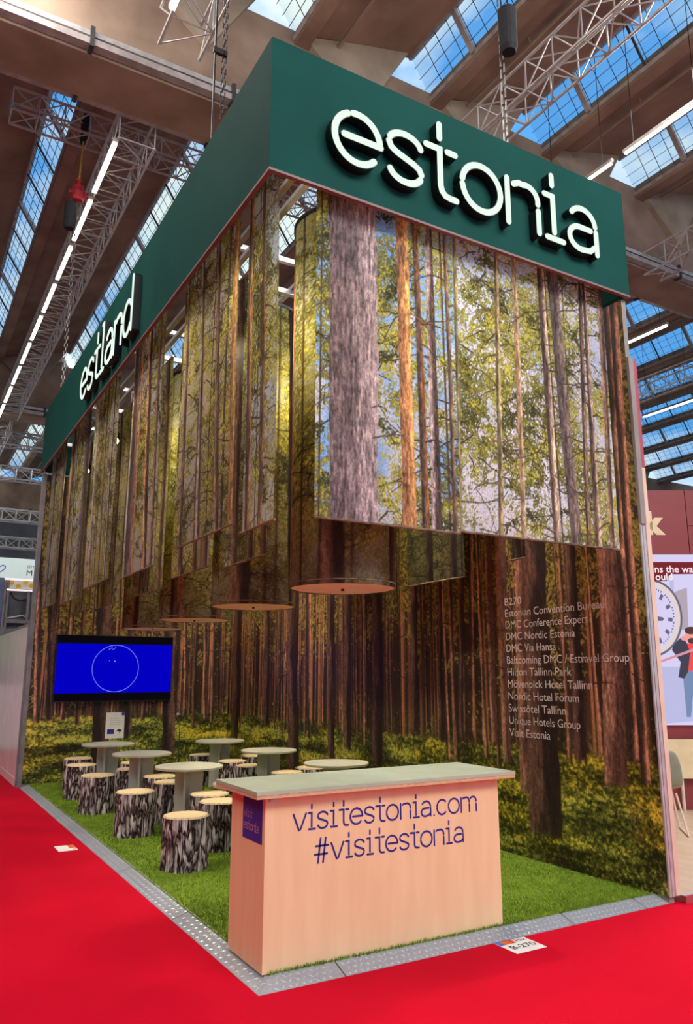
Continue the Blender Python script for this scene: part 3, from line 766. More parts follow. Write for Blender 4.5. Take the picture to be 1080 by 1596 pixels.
w2 = empty('wall_back', (0, YW, 0)); struct(w2, 'back stand wall printed with pine forest behind the television', 'wall')
local(MB().box(0.0, XW + .07, YW + .004, YW + .08, 0, ZT).build('panel_core', 'wall_core', w2), (0, YW, 0))
cv = Canvas(np.linspace(0.0, XW, 330), np.concatenate([np.linspace(.04, 3.2, 300), np.linspace(3.2, ZT, 50)[1:]]), 19)
back_trunks = [(.062, 2.69, .09, .178, .95, .09, 1), (.256, 2.7, .09, .362, 1.0, .08, 0), (2.859, 2.7, .071, 2.923, .93, .06, 1), (3.136, 2.71, .073, 3.19, 1.0, .06, 0),
    (2.499, 2.68, .058, 2.562, 1.1, .045, 1), (.772, 2.7, .07, .784, .9, .07, 0), (2.222, 2.23, .2, 2.306, .36, .22, 0), (1.567, 2.5, .13, 1.594, .70, .12, 0), (1.106, 2.5, .25, 1.168, .16, .26, 0)]
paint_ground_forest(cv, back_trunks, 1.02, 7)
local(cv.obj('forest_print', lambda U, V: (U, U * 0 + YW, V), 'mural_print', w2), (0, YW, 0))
d1 = empty('door_1', (2.48, YW, .04)); struct(d1, 'flush door hidden in the forest print of the back wall', 'door')
for dx in (0, .86): MB().box(dx - .006, dx + .006, -.004, .0, 0, 2.05).build('door_gap', 'black_plastic', d1)
MB().box(-.006, .866, -.004, .0, 2.05, 2.062).build('door_gap', 'black_plastic', d1)
MB().tube((-.05, 0, .98), (-.05, -.03, .98), .022, 12).tube((-.05, -.03, .98), (-.01, -.03, .98), .01, 8).build('lock', 'aluminium', d1)
MB().box(-.035, 0.03, YW - .01, YW + .09, 0, ZT).build('trim_10', 'post_grey'); struct(bpy.data.objects['trim_10'], 'grey edge post at the left end of the back wall', 'post')

# ------------------------------------------------------------------ fascia and its letters
FX, FY, FXE, FZ0, FZ1 = -0.074, -0.049, 3.407, 4.95, 5.959
fa = empty('fascia_box', (FX, FY, FZ0)); tag(fa, 'dark green fascia box running round the top of the stand', 'fascia')
def fpart(name, m, mt_): return local(m.build(name, mt_, fa), (FX, FY, FZ0))
fpart('front_panel', MB().box(FX, FXE, FY, FY + .03, FZ0, FZ1), 'fascia_green')
fpart('side_panel', MB().box(FX, FX + .03, FY + .03, YW, FZ0, FZ1), 'fascia_green')
fpart('rear_panel', MB().box(FX + .06, FXE, YW - .06, YW, FZ0, FZ1), 'fascia_green')
fpart('far_panel', MB().box(FXE - .06, FXE, FY + .06, YW - .06, FZ0, FZ1), 'fascia_green')
fpart('bottom_trim', MB().box(FX - .002, FXE + .002, FY - .002, FY + .032, FZ0 - .018, FZ0), 'fascia_trim')
fpart('bottom_trim', MB().box(FX - .002, FX + .032, FY + .032, YW + .002, FZ0 - .018, FZ0), 'fascia_trim')
# aluminium frame inside the fascia that carries the banners
fr = empty('ceiling_frame', (0.3, 0.3, 5.3)); tag(fr, 'aluminium ceiling frame inside the fascia above the banners', 'frame')
for y in (.25, 2.2, 4.4, 6.6, 8.7):
    local(MB().box(0.0, 3.32, y - .025, y + .025, 5.38, 5.43).build('cross_rail', 'aluminium', fr), (0.3, 0.3, 5.3))
    local(MB().box(0.0, 3.32, y - .025, y + .025, 5.72, 5.77).build('cross_rail', 'aluminium', fr), (0.3, 0.3, 5.3))
for x in (.10, .42, .55, 1.2, 1.75, 2.2, 2.75, 2.97):
    local(MB().box(x - .025, x + .025, 0.03, 8.86, 5.44, 5.48).build('long_rail', 'aluminium', fr), (0.3, 0.3, 5.3))
m = MB()
for y0_, y1_ in ((.25, 2.2), (2.2, 4.4), (4.4, 6.6), (6.6, 8.7)):
    for x in (.25, 1.2, 2.3, 3.1): m.tube((x, y0_, 5.4), (x, (y0_ + y1_) / 2, 5.75), .014, 5).tube((x, (y0_ + y1_) / 2, 5.75), (x, y1_, 5.4), .014, 5)
local(m.build('frame_braces', 'aluminium', fr), (0.3, 0.3, 5.3))

def sign_letter(ch, fn, s, label, grp, hw=.056, depth=.08):
    """box letter: black returns and glowing white face segments; fn(a, b, h) -> world"""
    base = fn(GLYPH[ch][0] * s / 2, 0, 0)
    t = empty('sign_letter', base); tag(t, label, 'sign letter', grp)
    for st in GLYPH[ch][1]:
        po = [(a * s, b * s) for a, b in stroke_outline(st, hw * 1.12)]
        local(MB().prism(po, fn, 0.0, depth).build('black_return', 'letter_black', t), base)
        pf = [(a * s, b * s) for a, b in stroke_outline(st, hw * .92)]
        local(MB().prism(pf, fn, depth - .01, depth + .008).build('glowing_face', 'letter_glow', t), base)
S = .452
pos = dict(zip(range(7), (.305, .742, 1.075, 1.395, 1.838, 2.232, 2.505)))
for k, ch in enumerate('estonia'):
    x0 = -1.883 + (pos[k] + 1.883) * 1.0164
    sign_letter(ch, lambda a, b, h, x0=x0: (x0 + a, FY - h, 5.124 + b), S, 'glowing white letter %s of the word estonia on the front fascia' % ch, 'letters of the front sign')
yy = 5.545
for k, ch in enumerate('estland'):
    adv = GLYPH[ch][0] * .43 * .985
    sign_letter(ch, lambda a, b, h, y0=yy: (FX - h, y0 - a, 5.043 + b), .43, 'glowing white letter %s of the word estland on the side fascia' % ch, 'letters of the side sign')
    yy -= adv

# ------------------------------------------------------------------ hanging banners and drums
def banner(label, cv, fn, p0, p1, zb, zt, mt_='banner_print', group='printed forest banners'):
    b = empty('forest_banner', ((p0[0] + p1[0]) / 2, (p0[1] + p1[1]) / 2, zb)); tag(b, label, 'banner', group)
    loc = b.location.copy()
    local(cv.obj('printed_fabric', fn, mt_, b), loc)
    local(MB().tube((*p0, zb - .005), (*p1, zb - .005), .009, 8).build('hem_bar', 'fabric_hem', b), loc)
    local(MB().tube((*p0, zt + .01), (*p1, zt + .01), .012, 8).build('top_rail', 'aluminium', b), loc)
    for q in (.12, .88):
        x_, y_ = p0[0] + (p1[0] - p0[0]) * q, p0[1] + (p1[1] - p0[1]) * q
        local(MB().tube((x_, y_, zt), (x_, y_, 5.45), .004, 5).build('suspension_wire', 'chain_steel', b), loc)
    return b
mat('fabric_hem', (140, 112, 84), (84, 64, 48), scale=14, rough=0.8)
GREY_L, GREY_D = C3(176, 154, 152), C3(116, 98, 98)
ORA_L, ORA_D = C3(216, 152, 92), C3(150, 98, 62)
BRN_L, BRN_D = C3(150, 118, 96), C3(84, 66, 60)
OLV_L, OLV_D = C3(150, 136, 100), C3(92, 82, 60)
def wavy(a, b, amp=.006): return lambda t: amp * np.sin(t * 3.1 + a)
# front
cv = Canvas(np.linspace(.352, 1.535, 300), np.linspace(2.67, 5.30, 420), 31)
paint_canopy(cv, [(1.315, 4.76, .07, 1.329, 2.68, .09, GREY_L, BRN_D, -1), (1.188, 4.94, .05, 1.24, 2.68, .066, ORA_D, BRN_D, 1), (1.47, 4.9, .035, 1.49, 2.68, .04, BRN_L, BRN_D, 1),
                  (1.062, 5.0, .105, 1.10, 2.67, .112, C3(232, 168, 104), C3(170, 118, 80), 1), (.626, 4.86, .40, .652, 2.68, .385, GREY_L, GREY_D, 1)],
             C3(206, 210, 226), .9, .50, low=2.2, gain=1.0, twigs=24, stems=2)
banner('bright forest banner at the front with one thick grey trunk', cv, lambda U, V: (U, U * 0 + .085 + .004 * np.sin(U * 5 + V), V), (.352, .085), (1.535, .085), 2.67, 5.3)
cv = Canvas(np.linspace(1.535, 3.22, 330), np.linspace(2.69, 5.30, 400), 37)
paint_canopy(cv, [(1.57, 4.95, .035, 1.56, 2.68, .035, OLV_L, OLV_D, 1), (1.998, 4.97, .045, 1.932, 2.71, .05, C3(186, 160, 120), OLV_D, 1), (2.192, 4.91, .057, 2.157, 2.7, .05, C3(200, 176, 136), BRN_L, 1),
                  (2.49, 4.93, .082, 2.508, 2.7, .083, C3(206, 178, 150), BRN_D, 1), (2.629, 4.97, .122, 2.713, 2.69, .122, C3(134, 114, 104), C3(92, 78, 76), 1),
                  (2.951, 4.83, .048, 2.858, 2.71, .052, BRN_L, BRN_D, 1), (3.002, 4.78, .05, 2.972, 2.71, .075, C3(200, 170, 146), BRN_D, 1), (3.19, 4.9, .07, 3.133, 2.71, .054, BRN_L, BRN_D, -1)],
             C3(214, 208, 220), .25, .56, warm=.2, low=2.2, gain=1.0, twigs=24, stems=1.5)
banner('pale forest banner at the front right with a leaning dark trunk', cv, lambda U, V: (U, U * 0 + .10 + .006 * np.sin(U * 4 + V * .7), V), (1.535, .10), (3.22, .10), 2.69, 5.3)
# left side, outer row
def side_banner(y0, y1, x, zb, seed, trunks, label, sky=C3(184, 174, 166), leaf=.58, blue=.1, nu=None, gain=1.0, nv=300):
    nu = nu or max(60, int((y1 - y0) * 110))
    cv = Canvas(np.linspace(y0, y1, nu), np.linspace(zb, 5.25, nv), seed)
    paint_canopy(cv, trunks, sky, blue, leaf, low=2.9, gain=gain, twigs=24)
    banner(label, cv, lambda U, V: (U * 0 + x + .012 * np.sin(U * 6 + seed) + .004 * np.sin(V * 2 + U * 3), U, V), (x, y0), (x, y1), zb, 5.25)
side_banner(.13, .70, .10, 2.635, 41, [(.382, 5.2, .05, .342, 2.65, .055, ORA_D, BRN_D, -1), (.66, 5.14, .09, .60, 2.61, .10, C3(170, 130, 80), BRN_D, -1)],
            'leafy forest banner hanging at the near corner of the left side', C3(190, 192, 176), .5, .25, 110, nv=360)
side_banner(.80, 2.07, .085, 2.72, 43, [(.86, 5.2, .08, .85, 2.7, .08, C3(198, 150, 96), C3(150, 110, 74), -1), (1.32, 5.3, .092, 1.122, 2.75, .12, BRN_L, BRN_D, 1), (1.68, 5.31, .07, 1.55, 2.74, .08, GREY_L, BRN_D, 1), (1.99, 5.2, .06, 1.92, 2.73, .09, BRN_L, BRN_D, 1)],
            'second forest banner from the near corner on the left side', leaf=.6, nv=320)
side_banner(2.75, 3.92, .10, 2.665, 47, [(3.75, 5.17, .27, 3.66, 2.68, .33, C3(124, 98, 96), C3(72, 54, 56), -1), (3.25, 5.13, .12, 3.10, 2.68, .12, C3(206, 150, 96), BRN_D, 1), (2.95, 5.1, .08, 2.9, 2.7, .08, BRN_L, BRN_D, 1), (3.5, 5.1, .06, 3.45, 2.7, .06, ORA_L, ORA_D, 1)],
            'forest banner with one broad dark trunk below the word estland', leaf=.5)
side_banner(4.38, 5.66, .085, 2.72, 53, [(4.6, 5.1, .1, 4.6, 2.7, .1, GREY_L, BRN_D, 1), (5.05, 5.1, .08, 5.0, 2.7, .1, BRN_L, BRN_D, 1), (5.45, 5.1, .1, 5.4, 2.7, .1, GREY_L, GREY_D, 1)],
            'fourth forest banner from the near corner on the left side', leaf=.55)
side_banner(6.05, 7.35, .10, 2.66, 59, [(6.2, 5.1, .25, 6.2, 2.7, .28, GREY_D, BRN_D, 1), (6.8, 5.1, .12, 6.75, 2.7, .12, GREY_L, BRN_D, 1), (7.2, 5.1, .2, 7.2, 2.7, .2, BRN_L, BRN_D, 1)],
            'fifth forest banner from the near corner on the left side', leaf=.5)
side_banner(7.6, 8.85, .085, 2.70, 61, [(7.8, 5.1, .2, 7.8, 2.7, .2, BRN_L, BRN_D, 1), (8.4, 5.1, .16, 8.4, 2.7, .16, GREY_L, BRN_D, 1)],
            'last forest banner at the far end of the left side', leaf=.5)
# inner rows
inner = [(1.22, 2.12, .55, 2.60, 67, 'inner forest banner behind the near left banners, beside the front drum'), (2.5, 3.6, .55, 2.66, 71, 'inner forest banner behind the left side gap before the broad dark trunk'),
         (3.95, 5.2, .55, 2.60, 73, 'inner forest banner behind the middle of the left side'), (5.6, 7.0, .55, 2.60, 79, 'inner forest banner behind the far half of the left side'),
         (7.2, 8.6, .50, 2.62, 83, 'inner forest banner nearest the television wall')]
for (y0, y1, x, zb, sd, lb) in inner:
    rg = random.Random(sd)
    tr = [(y0 + (y1 - y0) * q, 5.1, .10 + .08 * rg.random(), y0 + (y1 - y0) * q - .03, 2.6, .12, C3(120, 92, 76), C3(70, 50, 46), 1) for q in (.12, .45, .8)]
    side_banner(y0, y1, x, zb, sd, tr, lb, C3(170, 158, 134), .66, .05, nu=int((y1 - y0) * 70), nv=240)
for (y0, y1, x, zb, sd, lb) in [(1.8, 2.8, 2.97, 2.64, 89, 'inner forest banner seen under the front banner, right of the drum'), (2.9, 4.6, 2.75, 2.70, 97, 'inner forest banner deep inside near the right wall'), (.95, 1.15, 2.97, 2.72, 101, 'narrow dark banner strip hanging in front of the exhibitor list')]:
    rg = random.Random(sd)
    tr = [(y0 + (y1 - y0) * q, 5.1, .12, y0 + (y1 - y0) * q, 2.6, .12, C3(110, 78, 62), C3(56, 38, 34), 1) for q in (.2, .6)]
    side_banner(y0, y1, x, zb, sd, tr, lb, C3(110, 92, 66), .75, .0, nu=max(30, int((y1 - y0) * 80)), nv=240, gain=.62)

def drum(x, y, zb, r, seed, label):
    t = empty('hanging_drum', (x, y, zb)); tag(t, label, 'drum lamp', 'round printed drums'); loc = t.location.copy()
    zt = 5.22
    cv = Canvas(np.linspace(0, 2 * PI * r, 180), np.linspace(zb, zt, 300), seed)
    rg = random.Random(seed)
    paint_canopy(cv, [(u, 5.1, .08 + .1 * rg.random(), u + rg.uniform(-.05, .05), 2.3, .10 + .1 * rg.random(), RED_LIT * .9, DK_DARK, rg.choice((-1, 1))) for u in np.arange(.1, 2 * PI * r, .5)],
                 C3(176, 176, 150), .1, .72, low=3.0, twigs=9)
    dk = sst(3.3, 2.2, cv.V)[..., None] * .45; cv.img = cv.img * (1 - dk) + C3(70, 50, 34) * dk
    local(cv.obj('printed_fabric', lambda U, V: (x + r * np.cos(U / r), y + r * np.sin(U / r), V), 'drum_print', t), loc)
    MB().lathe([(0, .004), (r * .94, .004), (r * .985, .010), (r, .03), (r * .99, .035), (0, .03)], 56).build('bottom_disc', 'disc_white', t)
    MB().lathe([(r + .003, .028), (r + .003, .038), (r - .003, .038), (r - .003, .028), (r + .003, .028)], 56).build('lower_ring', 'fabric_hem', t)
    MB().lathe([(r + .008, 0), (r + .008, .03), (r - .01, .03), (r - .01, 0), (r + .008, 0)], 56, (0, 0, zt - zb)).build('upper_ring', 'black_plastic', t)
    MB().tube((0, 0, .004), (0, 0, -.012), .012, 10).build('centre_knob', 'black_plastic', t)
    w = MB()
    for a in (0, 2.1, 4.2): w.tube((r * math.cos(a), r * math.sin(a), zt - zb), (1.2 - x, r * math.sin(a) * .6, 5.455 - zb), .004, 5)
    w.build('hanging_wires', 'chain_steel', t)
    MB().lathe([(0, -.06), (.05, -.04), (.06, 0), (.03, .05), (.02, .1), (0, .1)], 14, (0, 0, 2.15)).build('bulb', 'bulb_glow', t)
    l = bpy.data.lights.new('drum_bulb', 'POINT'); l.energy = 26; l.color = (1, .86, .6); l.shadow_soft_size = .07
    o = bpy.data.objects.new('drum_bulb', l); COL.objects.link(o); o.parent = t; o.location = (0, 0, 2.0)
drum(.965, .78, 2.30, .395, 103, 'round printed drum hanging nearest the front behind the thick-trunk banner')
drum(1.02, 2.56, 2.30, .395, 107, 'round printed drum, second from the front')
drum(1.12, 4.50, 2.295, .41, 109, 'round printed drum, third from the front')
drum(1.22, 6.50, 2.295, .42, 113, 'round printed drum nearest the television')

# spotlights clamped to the ceiling frame
def spot(x, y, z, tx, ty, tz, e, label):
    t = empty('spotlight', (x, y, z)); tag(t, label, 'spotlight', 'spotlights inside the fascia')
    d = (Vector((tx, ty, tz)) - Vector((x, y, z))).normalized()
    MB().tube(tuple(d * -.12), tuple(d * .05), .05, 14, .065).build('lamp_body', 'black_plastic', t)
    MB().tube(tuple(d * .052), tuple(d * .058), .056, 14).build('lens', 'spot_glow', t)
    MB().tube((0, 0, 0), (0, 0, 5.45 - z), .012, 8).build('mount', 'black_plastic', t)
    l = bpy.data.lights.new('spot_beam', 'SPOT'); l.energy = e; l.color = (1, .84, .55) if e < 100 else (1, .93, .80); l.spot_size = R(95 if e < 100 else 125); l.spot_blend = .7; l.shadow_soft_size = .06
    o = bpy.data.objects.new('spot_beam', l); COL.objects.link(o); o.parent = t; o.location = d * .08
    o.rotation_euler = d.to_track_quat('-Z', 'Y').to_euler()
spot(1.75, 1.1, 4.75, 1.6, .1, 4.0, 60, 'warm spotlight behind the pale front banner')
spot(.42, 1.1, 4.9, .1, .5, 3.9, 40, 'warm spotlight behind the near corner banner')
spot(.42, 2.4, 4.9, .1, 1.6, 3.9, 45, 'warm spotlight behind the second left banner')
spot(.42, 4.2, 4.8, .1, 3.4, 3.9, 45, 'warm spotlight behind the broad dark trunk banner')
spot(.42, 6.0, 4.8, .1, 5.2, 3.9, 45, 'warm spotlight behind the fourth left banner')
spot(.42, 7.8, 4.8, .1, 7.0, 3.9, 45, 'warm spotlight nearest the back wall on the left side')
spot(2.2, 4.5, 5.0, 2.6, 4.7, 0, 260, 'warm spotlight added to brighten the middle tables')  # this and the next three spots are added to brighten the interior
spot(2.2, 2.0, 5.0, 3.1, 2.0, 0.5, 260, 'warm spotlight added to brighten the exhibitor list wall')
spot(2.2, 7.0, 5.0, 2.3, 7.6, 0.5, 260, 'warm spotlight added to brighten the back wall')
spot(1.75, 3.4, 5.0, 1.5, 3.4, 0, 200, 'warm spotlight added to brighten the left row of tables')

# ------------------------------------------------------------------ turf, tread plate edging
tf = empty('artificial_turf', (0.12, .13, 0)); tag(tf, 'green artificial turf covering the platform of the stand', 'turf')
MB().box(0, XW - .12 - .016, 0, YW - .14, 0, .04).build('turf_mat', 'turf', tf)
rs = np.random.RandomState(5)
n = 70000
bx = rs.rand(n) * (XW - .14); by = (YW - .15) * rs.rand(n) ** 1.7
ang = rs.rand(n) * 2 * PI; hh = .010 + .014 * rs.rand(n); ww = .0028 + .002 * rs.rand(n) + by * .0006
P0 = np.stack([bx - np.cos(ang) * ww, by - np.sin(ang) * ww, np.full(n, .039)], 1); P1 = np.stack([bx + np.cos(ang) * ww, by + np.sin(ang) * ww, np.full(n, .039)], 1)
P2 = np.stack([bx + rs.randn(n) * .006, by + rs.randn(n) * .006, .04 + hh], 1)
co = np.stack([P0, P1, P2], 1).reshape(-1, 3)
me = bpy.data.meshes.new('grass_blades'); me.vertices.add(3 * n); me.vertices.foreach_set('co', co.ravel())
me.loops.add(3 * n); me.loops.foreach_set('vertex_index', np.arange(3 * n, dtype=np.int32)); me.polygons.add(n); me.polygons.foreach_set('loop_start', (np.arange(n) * 3).astype(np.int32))
me.update(calc_edges=True); me.materials.append(MATS['turf_blade'])
link('grass_blades', me, tf)['kind'] = 'stuff'

def tread_run(name, label, cuts, along_x):
    t = empty(name, (0, 0, 0)); struct(t, label, 'edging')
    W = .135
    for a, b in zip(cuts[:-1], cuts[1:]):
        m = MB(); a2, b2 = a + (.004 if a else 0), b - .004
        def pt(s, w, z): return (s, w, z) if along_x else (w, s, z)
        sa = lambda w: a2 if a else w       # mitred at the corner
        m.add([pt(a2, 0, .001), pt(b2, 0, .001), pt(b2, W, .042), pt(a2 if a else W, W, .042), pt(b2, W, .0), pt(a2 if a else W, W, 0)],
              [(0, 1, 2, 3), (3, 2, 4, 5), (0, 5, 4, 1), (1, 4, 2), (0, 3, 5)])
        p = m.build('tread_plate', 'tread_alu', t)
        lg = MB(); step = .042; ns = int((b2 - a2 - .04) / step)
        for i in range(ns):
            for j in range(3):
                s = a2 + .03 + i * step + (j % 2) * step * .5; w = .022 + j * .042
                if not a and s < w + .02: continue
                dd = 1 if (i + j) % 2 else -1
                z = .001 + .041 * w / W
                ds, dw = .019 * .75, .019 * .75 * dd
                pa = [(s - ds, w - dw), (s + .005 * dd, w - .005), (s + ds, w + dw), (s - .005 * dd, w + .005)]
                lo = [pt(q[0], q[1], .001 + .041 * q[1] / W) for q in pa]; hi = pt(s, w, z + .004)
                lg.add(lo + [hi], [(0, 1, 4), (1, 2, 4), (2, 3, 4), (3, 0, 4)])
        lg.build('raised_lugs', 'tread_lug', p)['kind'] = 'stuff'
tread_run('trim_20', 'aluminium tread plate edging along the front of the stand', [0, .54, 2.36, 3.10, 3.36], True)
tread_run('trim_21', 'aluminium tread plate edging along the left side of the stand', [0, 1.5, 3.0, 4.5, 6.0, 7.5, 8.9], False)

# ------------------------------------------------------------------ counter
ct = empty('counter', (.97, .4, .04)); tag(ct, 'plywood reception counter with blue web address on its front', 'counter'); cl = ct.location.copy()
def cpart(name, m, mt_): return local(m.build(name, mt_, ct), cl)
fr_ = cpart('front_panel', MB().box(.085, 1.845, .15, .17, .041, .975), 'plywood')
cpart('side_panel', MB().box(.085, .105, .17, .66, .041, .975), 'plywood')
cpart('side_panel', MB().box(1.825, 1.845, .17, .66, .041, .975), 'plywood')
cpart('inner_shelf', MB().box(.105, 1.825, .17, .64, .5, .52), 'plywood')
tp = cpart('counter_top', MB().box(.0, 1.955, .085, .735, 1.000, 1.022), 'laminate')
cpart('top_edge', MB().box(.002, 1.953, .087, .733, .980, 0.9995), 'plywood_edge')
cpart('support_rail', MB().box(.10, 1.83, .19, .63, .955, .9795), 'plywood_edge')
cpart('catch_plate', MB().box(.11, .155, .135, .15, .955, .968), 'aluminium')
local(flat_word('web_address', 'visitestonia.com', 'ink_blue', ct, lambda a, b: (.262 + a, .1485, .772 + b), 1.40), cl)
local(flat_word('hashtag', '#visitestonia', 'ink_blue', ct, lambda a, b: (.402 + a, .1485, .588 + b), 1.14), cl)
lo = cpart('logo_square', MB().box(.082, .085, .188, .47, .715, .975), 'logo_blue')
lx = .0812
a_ = flat_word('logo_word', 'visit', 'logo_text', lo, lambda a, b: (lx, .452 - a, .838 + b), .125, .045)
a_ = flat_word('logo_word', 'estonia', 'logo_text', lo, lambda a, b: (lx, .455 - a, .768 + b), .232, .045)

# ------------------------------------------------------------------ tables and log stools
def make_table():
    t = empty('round_table', (0, 0, 0))
    MB().lathe([(0, .688), (.362, .688), (.362, .694), (0, .694)], 48).build('top_edge', 'table_edge', t)
    MB().lathe([(0, .694), (.365, .694), (.365, .708), (.362, .712), (0, .712)], 48).build('table_top', 'table_laminate', t)
    MB().box(-.15, .15, -.012, .012, .04, .688).build('leg_panel', 'table_leg', t)
    MB().box(-.012, .012, .012, .15, .04, .688).build('leg_panel', 'table_leg', t)
    MB().box(-.012, .012, -.15, -.012, .04, .688).build('leg_panel', 'table_leg', t)
    MB().box(-.02, .02, .15, .19, .42, .46).build('leg_peg', 'table_leg', t)
    return t
T = [(.94, 7.47, 'round table below the television, farthest left'), (.98, 5.87, 'round table, second from the television in the left row'), (1.04, 4.24, 'round table, third from the television in the left row'),
     (1.10, 2.65, 'round table half hidden behind the left end of the counter'), (2.527, 7.175, 'round table farthest back in the right row'), (2.537, 5.442, 'middle round table of the right row'), (2.57, 3.70, 'round table just above the counter top, nearest in the right row')]
proto = make_table()
for i, (x, y, lb) in enumerate(T):
    o = proto if i == 0 else copy_tree(proto)
    o.location = (x, y, 0); o.rotation_euler = (0, 0, -.53 + .1 * math.sin(i * 2.1)); tag(o, 'pale ' + lb, 'table', 'round tables')

def make_stool():
    t = empty('log_stool', (0, 0, 0)); seg, rows = 72, 12; r0 = .198
    vs, fs = [], []
    ks = np.arange(seg)
    prof = [r0 * (1 + .020 * math.sin(k * 1.7) + .016 * math.sin(k * 2.9 + 1) + (.022 if k % 3 == 0 else -.012)) for k in ks]
    for j in range(rows):
        z = .04 + .425 * j / (rows - 1)
        for k in range(seg):
            a = 2 * PI * k / seg
            r = prof[k] * (1 + .008 * math.sin(j * 2.1 + k * .9)) * (1.02 if j == 0 else 1) * (.985 if j == rows - 1 else 1)
            vs.append((r * math.cos(a), r * math.sin(a), z))
    for j in range(rows - 1):
        for k in range(seg): fs.append((j * seg + k, j * seg + (k + 1) % seg, (j + 1) * seg + (k + 1) % seg, (j + 1) * seg + k))
    m = MB(); m.add(vs, fs); b = m.build('bark', 'bark', t, True)
    m = MB(); top = [(prof[k] * .985 * math.cos(2 * PI * k / seg), prof[k] * .985 * math.sin(2 * PI * k / seg)) for k in range(seg)]
    vs = [(x, y, .465) for x, y in top] + [(x * .965, y * .965, .478) for x, y in top] + [(0, 0, .480)]
    fs = [(k, (k + 1) % seg, seg + (k + 1) % seg, seg + k) for k in range(seg)] + [(seg + k, seg + (k + 1) % seg, 2 * seg) for k in range(seg)]
    m.add(vs, fs); m.build('cut_top', 'log_top', t)
    return t
ST = [(.50, 2.72, 'nearest log stool, left of the counter'), (.50, 4.35, 'log stool standing alone near the tread plate, second from the front'), (.46, 5.92, 'log stool near the left edge, third from the front'),
      (.525, 7.18, 'log stool near the left edge, fourth from the front'), (.66, 8.05, 'farthest left log stool by the back wall'),
      (1.24, 7.10, 'log stool right of the table below the television'), (1.0, 6.36, 'log stool behind the second left table'), (1.10, 5.45, 'log stool before the second left table'), (1.06, 4.88, 'log stool behind the third left table'),
      (1.12, 3.80, 'log stool before the third left table'), (1.04, 3.30, 'log stool peeking out just left of the counter'),
      (2.42, 7.62, 'log stool behind the farthest right table'), (2.49, 6.58, 'log stool before the farthest right table'), (3.04, 7.14, 'log stool beside the right wall, far back'),
      (2.50, 5.92, 'log stool behind the middle right table'), (2.60, 5.02, 'log stool before the middle right table'), (3.08, 5.30, 'log stool beside the right wall at the middle table')]
sp = make_stool()
for i, (x, y, lb) in enumerate(ST):
    o = sp if i == 0 else copy_tree(sp)
    o.location = (x, y, 0); o.rotation_euler = (0, 0, i * 1.37 + .4); tag(o, lb + ', with rough bark', 'stool', 'tree log stools')

# ------------------------------------------------------------------ television, notice
tv = empty('television', (1.325, YW - .06, 1.25)); tag(tv, 'large television with a thin circle on a blue screen', 'television')
W2, H = .955, 1.062
MB().box(-W2, W2, 0, .05, 0, H).build('housing', 'black_plastic', tv)
sc_ = MB().box(-W2 + .015, W2 - .015, -.004, 0, .018, H - .012).build('screen', 'screen_black', tv)
MB().box(-W2 + .016, W2 - .016, -.0055, -.0045, .14, H - .14).build('blue_picture', 'screen_blue', sc_)
m = MB()
for k in range(64):
    a, b = 2 * PI * k / 64, 2 * PI * (k + 1) / 64; r1, r2 = .372, .380
    m.add([(r * math.cos(t), -.0065, .53 + r * math.sin(t)) for r, t in ((r1, a), (r2, a), (r2, b), (r1, b))], [(0, 1, 2, 3)])
m.build('circle_line', 'screen_line', sc_)
m = MB()
for (a, b, r) in ((-.02, .115, .012), (-.11, .12, .005)): m.add([(a + r * math.cos(t * PI / 4), -.0065, .53 + b + r * math.sin(t * PI / 4)) for t in range(8)], [tuple(range(8))])
for k in range(6): m.add([(-.13 + .02 * k, -.0065, .835 + .012 * (k % 3)), (-.115 + .02 * k, -.0065, .83 + .012 * (k % 3)), (-.112 + .02 * k, -.0065, .838 + .014 * (k % 3)), (-.125 + .02 * k, -.0065, .845 + .012 * (k % 3))], [(0, 1, 2, 3)])
m.build('circle_marks', 'screen_line', sc_)
MB().box(-.3, .3, .05, .06, .3, .8).build('wall_bracket', 'dark_frame', tv)
nt = empty('notice_sheet', (1.385, YW - .006, .665)); tag(nt, 'white paper notice with small blue flag pinned under the television', 'notice')
MB().box(-.15, .15, 0, .004, 0, .41).build('sheet', 'paper', nt)
MB().box(-.12, -.01, -.001, 0, .07, .145).build('blue_flag', 'logo_blue', nt)
MB().add([(.03, -.001, .12), (.06, -.001, .145), (.10, -.001, .135), (.12, -.001, .11), (.09, -.001, .10), (.085, -.001, .06), (.075, -.001, .10)], [(0, 1, 2, 3, 4, 5, 6)]).build('lion_mark', 'ink_dark', nt)
MB().box(.10, .148, -.001, 0, .36, .408).build('corner_logo', 'logo_blue', nt)
m = MB()
for z in (.22, .25, .28, .31): m.box(-.08, .08 - .02 * (z > .3), -.001, 0, z, z + .008)
m.build('printed_lines', 'ink_pale', nt)

# ------------------------------------------------------------------ floor tags
t = empty('floor_tag', (1.752, -.115, .0)); tag(t, 'white floor tag reading B-270 at the front edge', 'tag', 'floor tags')
MB().box(-.125, .125, -.105, .105, .0, .003).build('card', 'paper', t)
MB().box(-.123, -.02, .045, .104, .003, .0036).build('orange_corner', 'tag_orange', t)
MB().box(-.123, -.085, .045, .104, .0036, .004).build('blue_corner', 'tag_blue', t)
MB().box(-.02, .01, .045, .104, .003, .0036).build('red_corner', 'tag_red', t)
text_mesh('tag_word', 'Mix', .055, 'ink_dark', t, (.02, .055, .0045), (1, 0, 0), (0, 1, 0))
text_mesh('tag_number', 'B-270', .085, 'ink_dark', t, (-.095, -.045, .0045), (1, 0, 0), (0, 1, 0))
t = empty('floor_tag', (-.195, 4.235, .0)); tag(t, 'white floor tag beside the left tread plate', 'tag', 'floor tags')
MB().box(-.09, .09, -.13, .13, .0, .003).build('card', 'paper', t)
